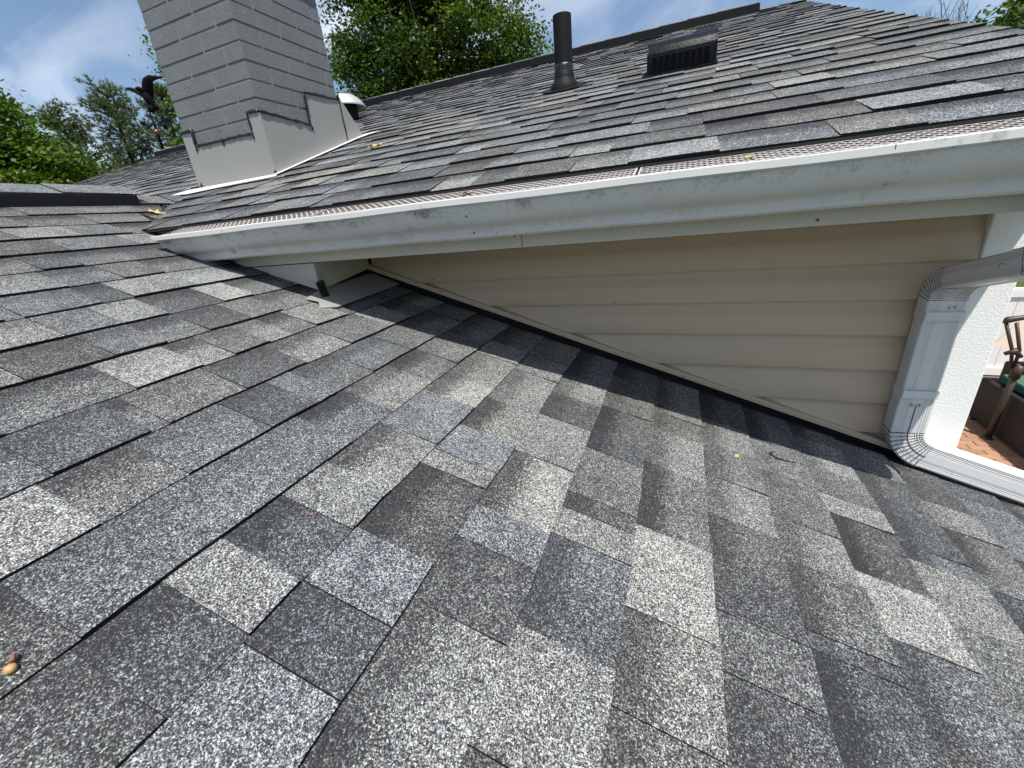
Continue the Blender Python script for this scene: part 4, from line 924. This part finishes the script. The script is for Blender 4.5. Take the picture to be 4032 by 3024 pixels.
pine('pine_tree', 'dense broad pine directly behind the eagle weathervane', (-19.6, 13.4, G), 6.0, 3.0, 7, group='pines behind the ridge', dens=1.4)
broadleaf('ash_tree', 'yellow-green tree peeping out along the left edge of the chimney', (-15.6, 11.9, G), [(-15.2, 11.6, 3.4, 1.2, 1.0, 1.9), (-14.9, 11.7, 5.4, 1.25, 0.8, 1.3), (-14.6, 12.0, 2.4, 1.2, 1.0, 1.0)], 130, 110, 0.075, 'leaf_a', 12, 0.2, 0.35, 0.4)
broadleaf('oak_tree', 'large dark green oak tree rising behind the chimney and ridge', (-7.3, 12.6, G), [(-7.6, 12.0, 4.6, 1.9, 1.6, 2.2), (-6.2, 12.6, 4.9, 2.0, 1.6, 2.0), (-5.0, 12.9, 4.3, 1.15, 1.1, 1.5), (-8.2, 11.4, 2.9, 1.3, 1.2, 1.4), (-6.6, 12.4, 3.0, 2.1, 1.5, 1.2), (-6.8, 12.2, 6.6, 2.0, 1.6, 1.6)], 600, 170, 0.062, 'leaf_b', 17, 0.26, 0.14, 0.42)
broadleaf('bush_tree', 'green tree top showing over the rake at the far right', (5.2, 11.8, G), [(5.3, 11.4, 1.9, 0.85, 0.7, 0.75), (5.9, 11.6, 2.2, 0.9, 0.7, 1.0), (4.75, 11.3, 1.75, 0.45, 0.4, 0.45)], 110, 90, 0.06, 'leaf_b', 23, 0.14, 0.3, 0.3)
# bare twiggy tree beside it
bt_ = thing('bare_tree', 'leafless grey branches beside the tree at the far right', 'tree', (4.75, 12.9, G))
m = MB(); rg = random.Random(4)
def twig(p, d, l, r, lev):
    q = [p+d*l*s+Vector((rg.uniform(-.04, .04), rg.uniform(-.04, .04), 0))*l*s for s in (0, 0.5, 1)]
    m.tube([tuple(x) for x in q], [r, r*0.8, r*0.6], 5, cap=False)
    if lev > 0:
        for _ in range(3): twig(q[rg.choice((1, 2))], (d+Vector((rg.uniform(-.6, .6), rg.uniform(-.6, .6), rg.uniform(-.1, .3)))).normalized(), l*0.62, r*0.5, lev-1)
m.tube([(4.75, 12.9, G), (4.7, 12.9, 0.2), (4.62, 12.9, 1.9)], [0.09, 0.06, 0.035], 7)
for k in range(4): twig(Vector((4.6+0.06*k, 12.9, 1.7)), Vector((-0.35+0.22*k, 0.1, 1)).normalized(), 0.7, 0.022, 3)
mk('trunk', m.v, m.f, M['bark'], bt_, smooth=True)

# ------------------------------------------------------------------ litter on the roofs
def curled_leaf(name, label, cat, c, nrm, size, rot, mat, lobes=5, curl=0.4, group=None):
    n = Vector(nrm).normalized(); a = n.cross(Vector((0, 1, 0.2))).normalized(); b = n.cross(a)
    m = MB(); pts = []; K_ = lobes*4; rg = random.Random(int(c[0]*977+c[1]*131))
    for k in range(K_):
        t = 2*math.pi*k/K_; r = size*(0.74+0.26*math.cos(t*lobes+0.6))*(0.8+0.35*rg.random()); u0 = r*math.cos(t)*1.25; v0_ = r*math.sin(t)*0.62
        u = u0*math.cos(rot)-v0_*math.sin(rot); v = u0*math.sin(rot)+v0_*math.cos(rot)
        h = curl*v0_*v0_/size+0.15*curl*u0*u0/size+0.002+rg.uniform(0, 0.10)*size; pts.append(Vector(c)+a*u+b*v+n*h)
    cc = Vector(c)+n*0.006; V = [cc]+pts; N = len(V)
    V += [v-n*0.0012 for v in V]
    F = [(0, 1+k, 1+(k+1) % K_) for k in range(K_)]+[(N, N+1+(k+1) % K_, N+1+k) for k in range(K_)]+[(1+k, N+1+k, N+1+(k+1) % K_, 1+(k+1) % K_) for k in range(K_)]
    o = mk(name, [tuple(v) for v in V], F, M[mat]); return tag(o, label, cat, group)
def on_w(x, y): return (x, y, zl(x)+0.004)
def on_u(x, y): return (x, y, zu(y)+0.004)
curled_leaf('dry_leaf', 'yellow oak leaf lying on the upper roof right of the chimney', 'leaf', on_u(-1.43, 1.95), NU, 0.042, 0.4, 'dry', 6, 0.5)
curled_leaf('dry_leaf', 'crumpled tan leaf caught in the valley left of the gutter end', 'leaf', (-2.19, 1.29, zl(-2.19)+0.007), NL, 0.036, 0.1, 'dry', 5, 0.5)
curled_leaf('dry_leaf', 'small brown leaf stuck on the gutter guard', 'leaf', (-0.515, 1.035, 0.060), (0, 0, 1), 0.020, 0.8, 'bud', 5, 0.6)
curled_leaf('dry_leaf', 'tiny yellow fleck on the gutter guard near the box vent', 'leaf', (0.115, 1.03, 0.059), (0, 0, 1), 0.010, 0.3, 'dry', 5, 0.6)
curled_leaf('dry_leaf', 'small yellow leaf on the lower roof below the siding', 'leaf', on_w(0.168, 1.07), NL, 0.011, 1.0, 'dry', 4, 0.4)
# bud with stem in the lower left corner
bx_, by_ = -0.612, 0.062
bd = thing('fallen_bud', 'tan round bud with brown stem at the lower left corner', 'bud', (bx_, by_, zl(bx_)))
MB().lathe((bx_, by_, zl(bx_)+0.008), [(0.0,-0.004),(0.004,-0.003),(0.0055,0.0),(0.0048,0.003),(0.002,0.0048),(0.0,0.005)], 14).out('bud_head', M['bud'], bd, smooth=True)
MB().tube([(bx_-0.004, by_+0.004, zl(bx_)+0.012), (bx_-0.008, by_+0.008, zl(bx_-0.013)+0.011), (bx_-0.012, by_+0.008, zl(bx_-0.02)+0.007)], [0.0028, 0.002, 0.0012], 7).out('stem', M['rust'], bd, smooth=True)
# hooked twig
tg = MB().tube([(0.270, 1.165, zl(0.27)+0.009), (0.262, 1.150, zl(0.262)+0.010), (0.272, 1.138, zl(0.272)+0.009), (0.290, 1.140, zl(0.29)+0.008), (0.325, 1.152, zl(0.325)+0.007)], [0.0022, 0.0025, 0.0025, 0.002, 0.0015], 6).out('twig', M['twig'], smooth=True)
tag(tg, 'small dark hooked twig on the lower roof below the siding', 'twig')
rg = random.Random(31)
for k, (x, y) in enumerate([(-0.53, 0.36), (-0.42, 0.47), (-0.475, 0.195), (-0.355, 0.33), (-0.305, 0.52), (-0.60, 0.42), (0.10, 0.62), (0.31, 0.66)]):
    curled_leaf('bract', 'tiny rust brown bract among the granules of the lower roof', 'debris', on_w(x, y), NL, 0.0038, rg.uniform(0, 6), 'rust', 3, 0.5, 'rust bracts scattered on the lower roof')

scene.render.engine = 'CYCLES'
scene.cycles.max_bounces = 6
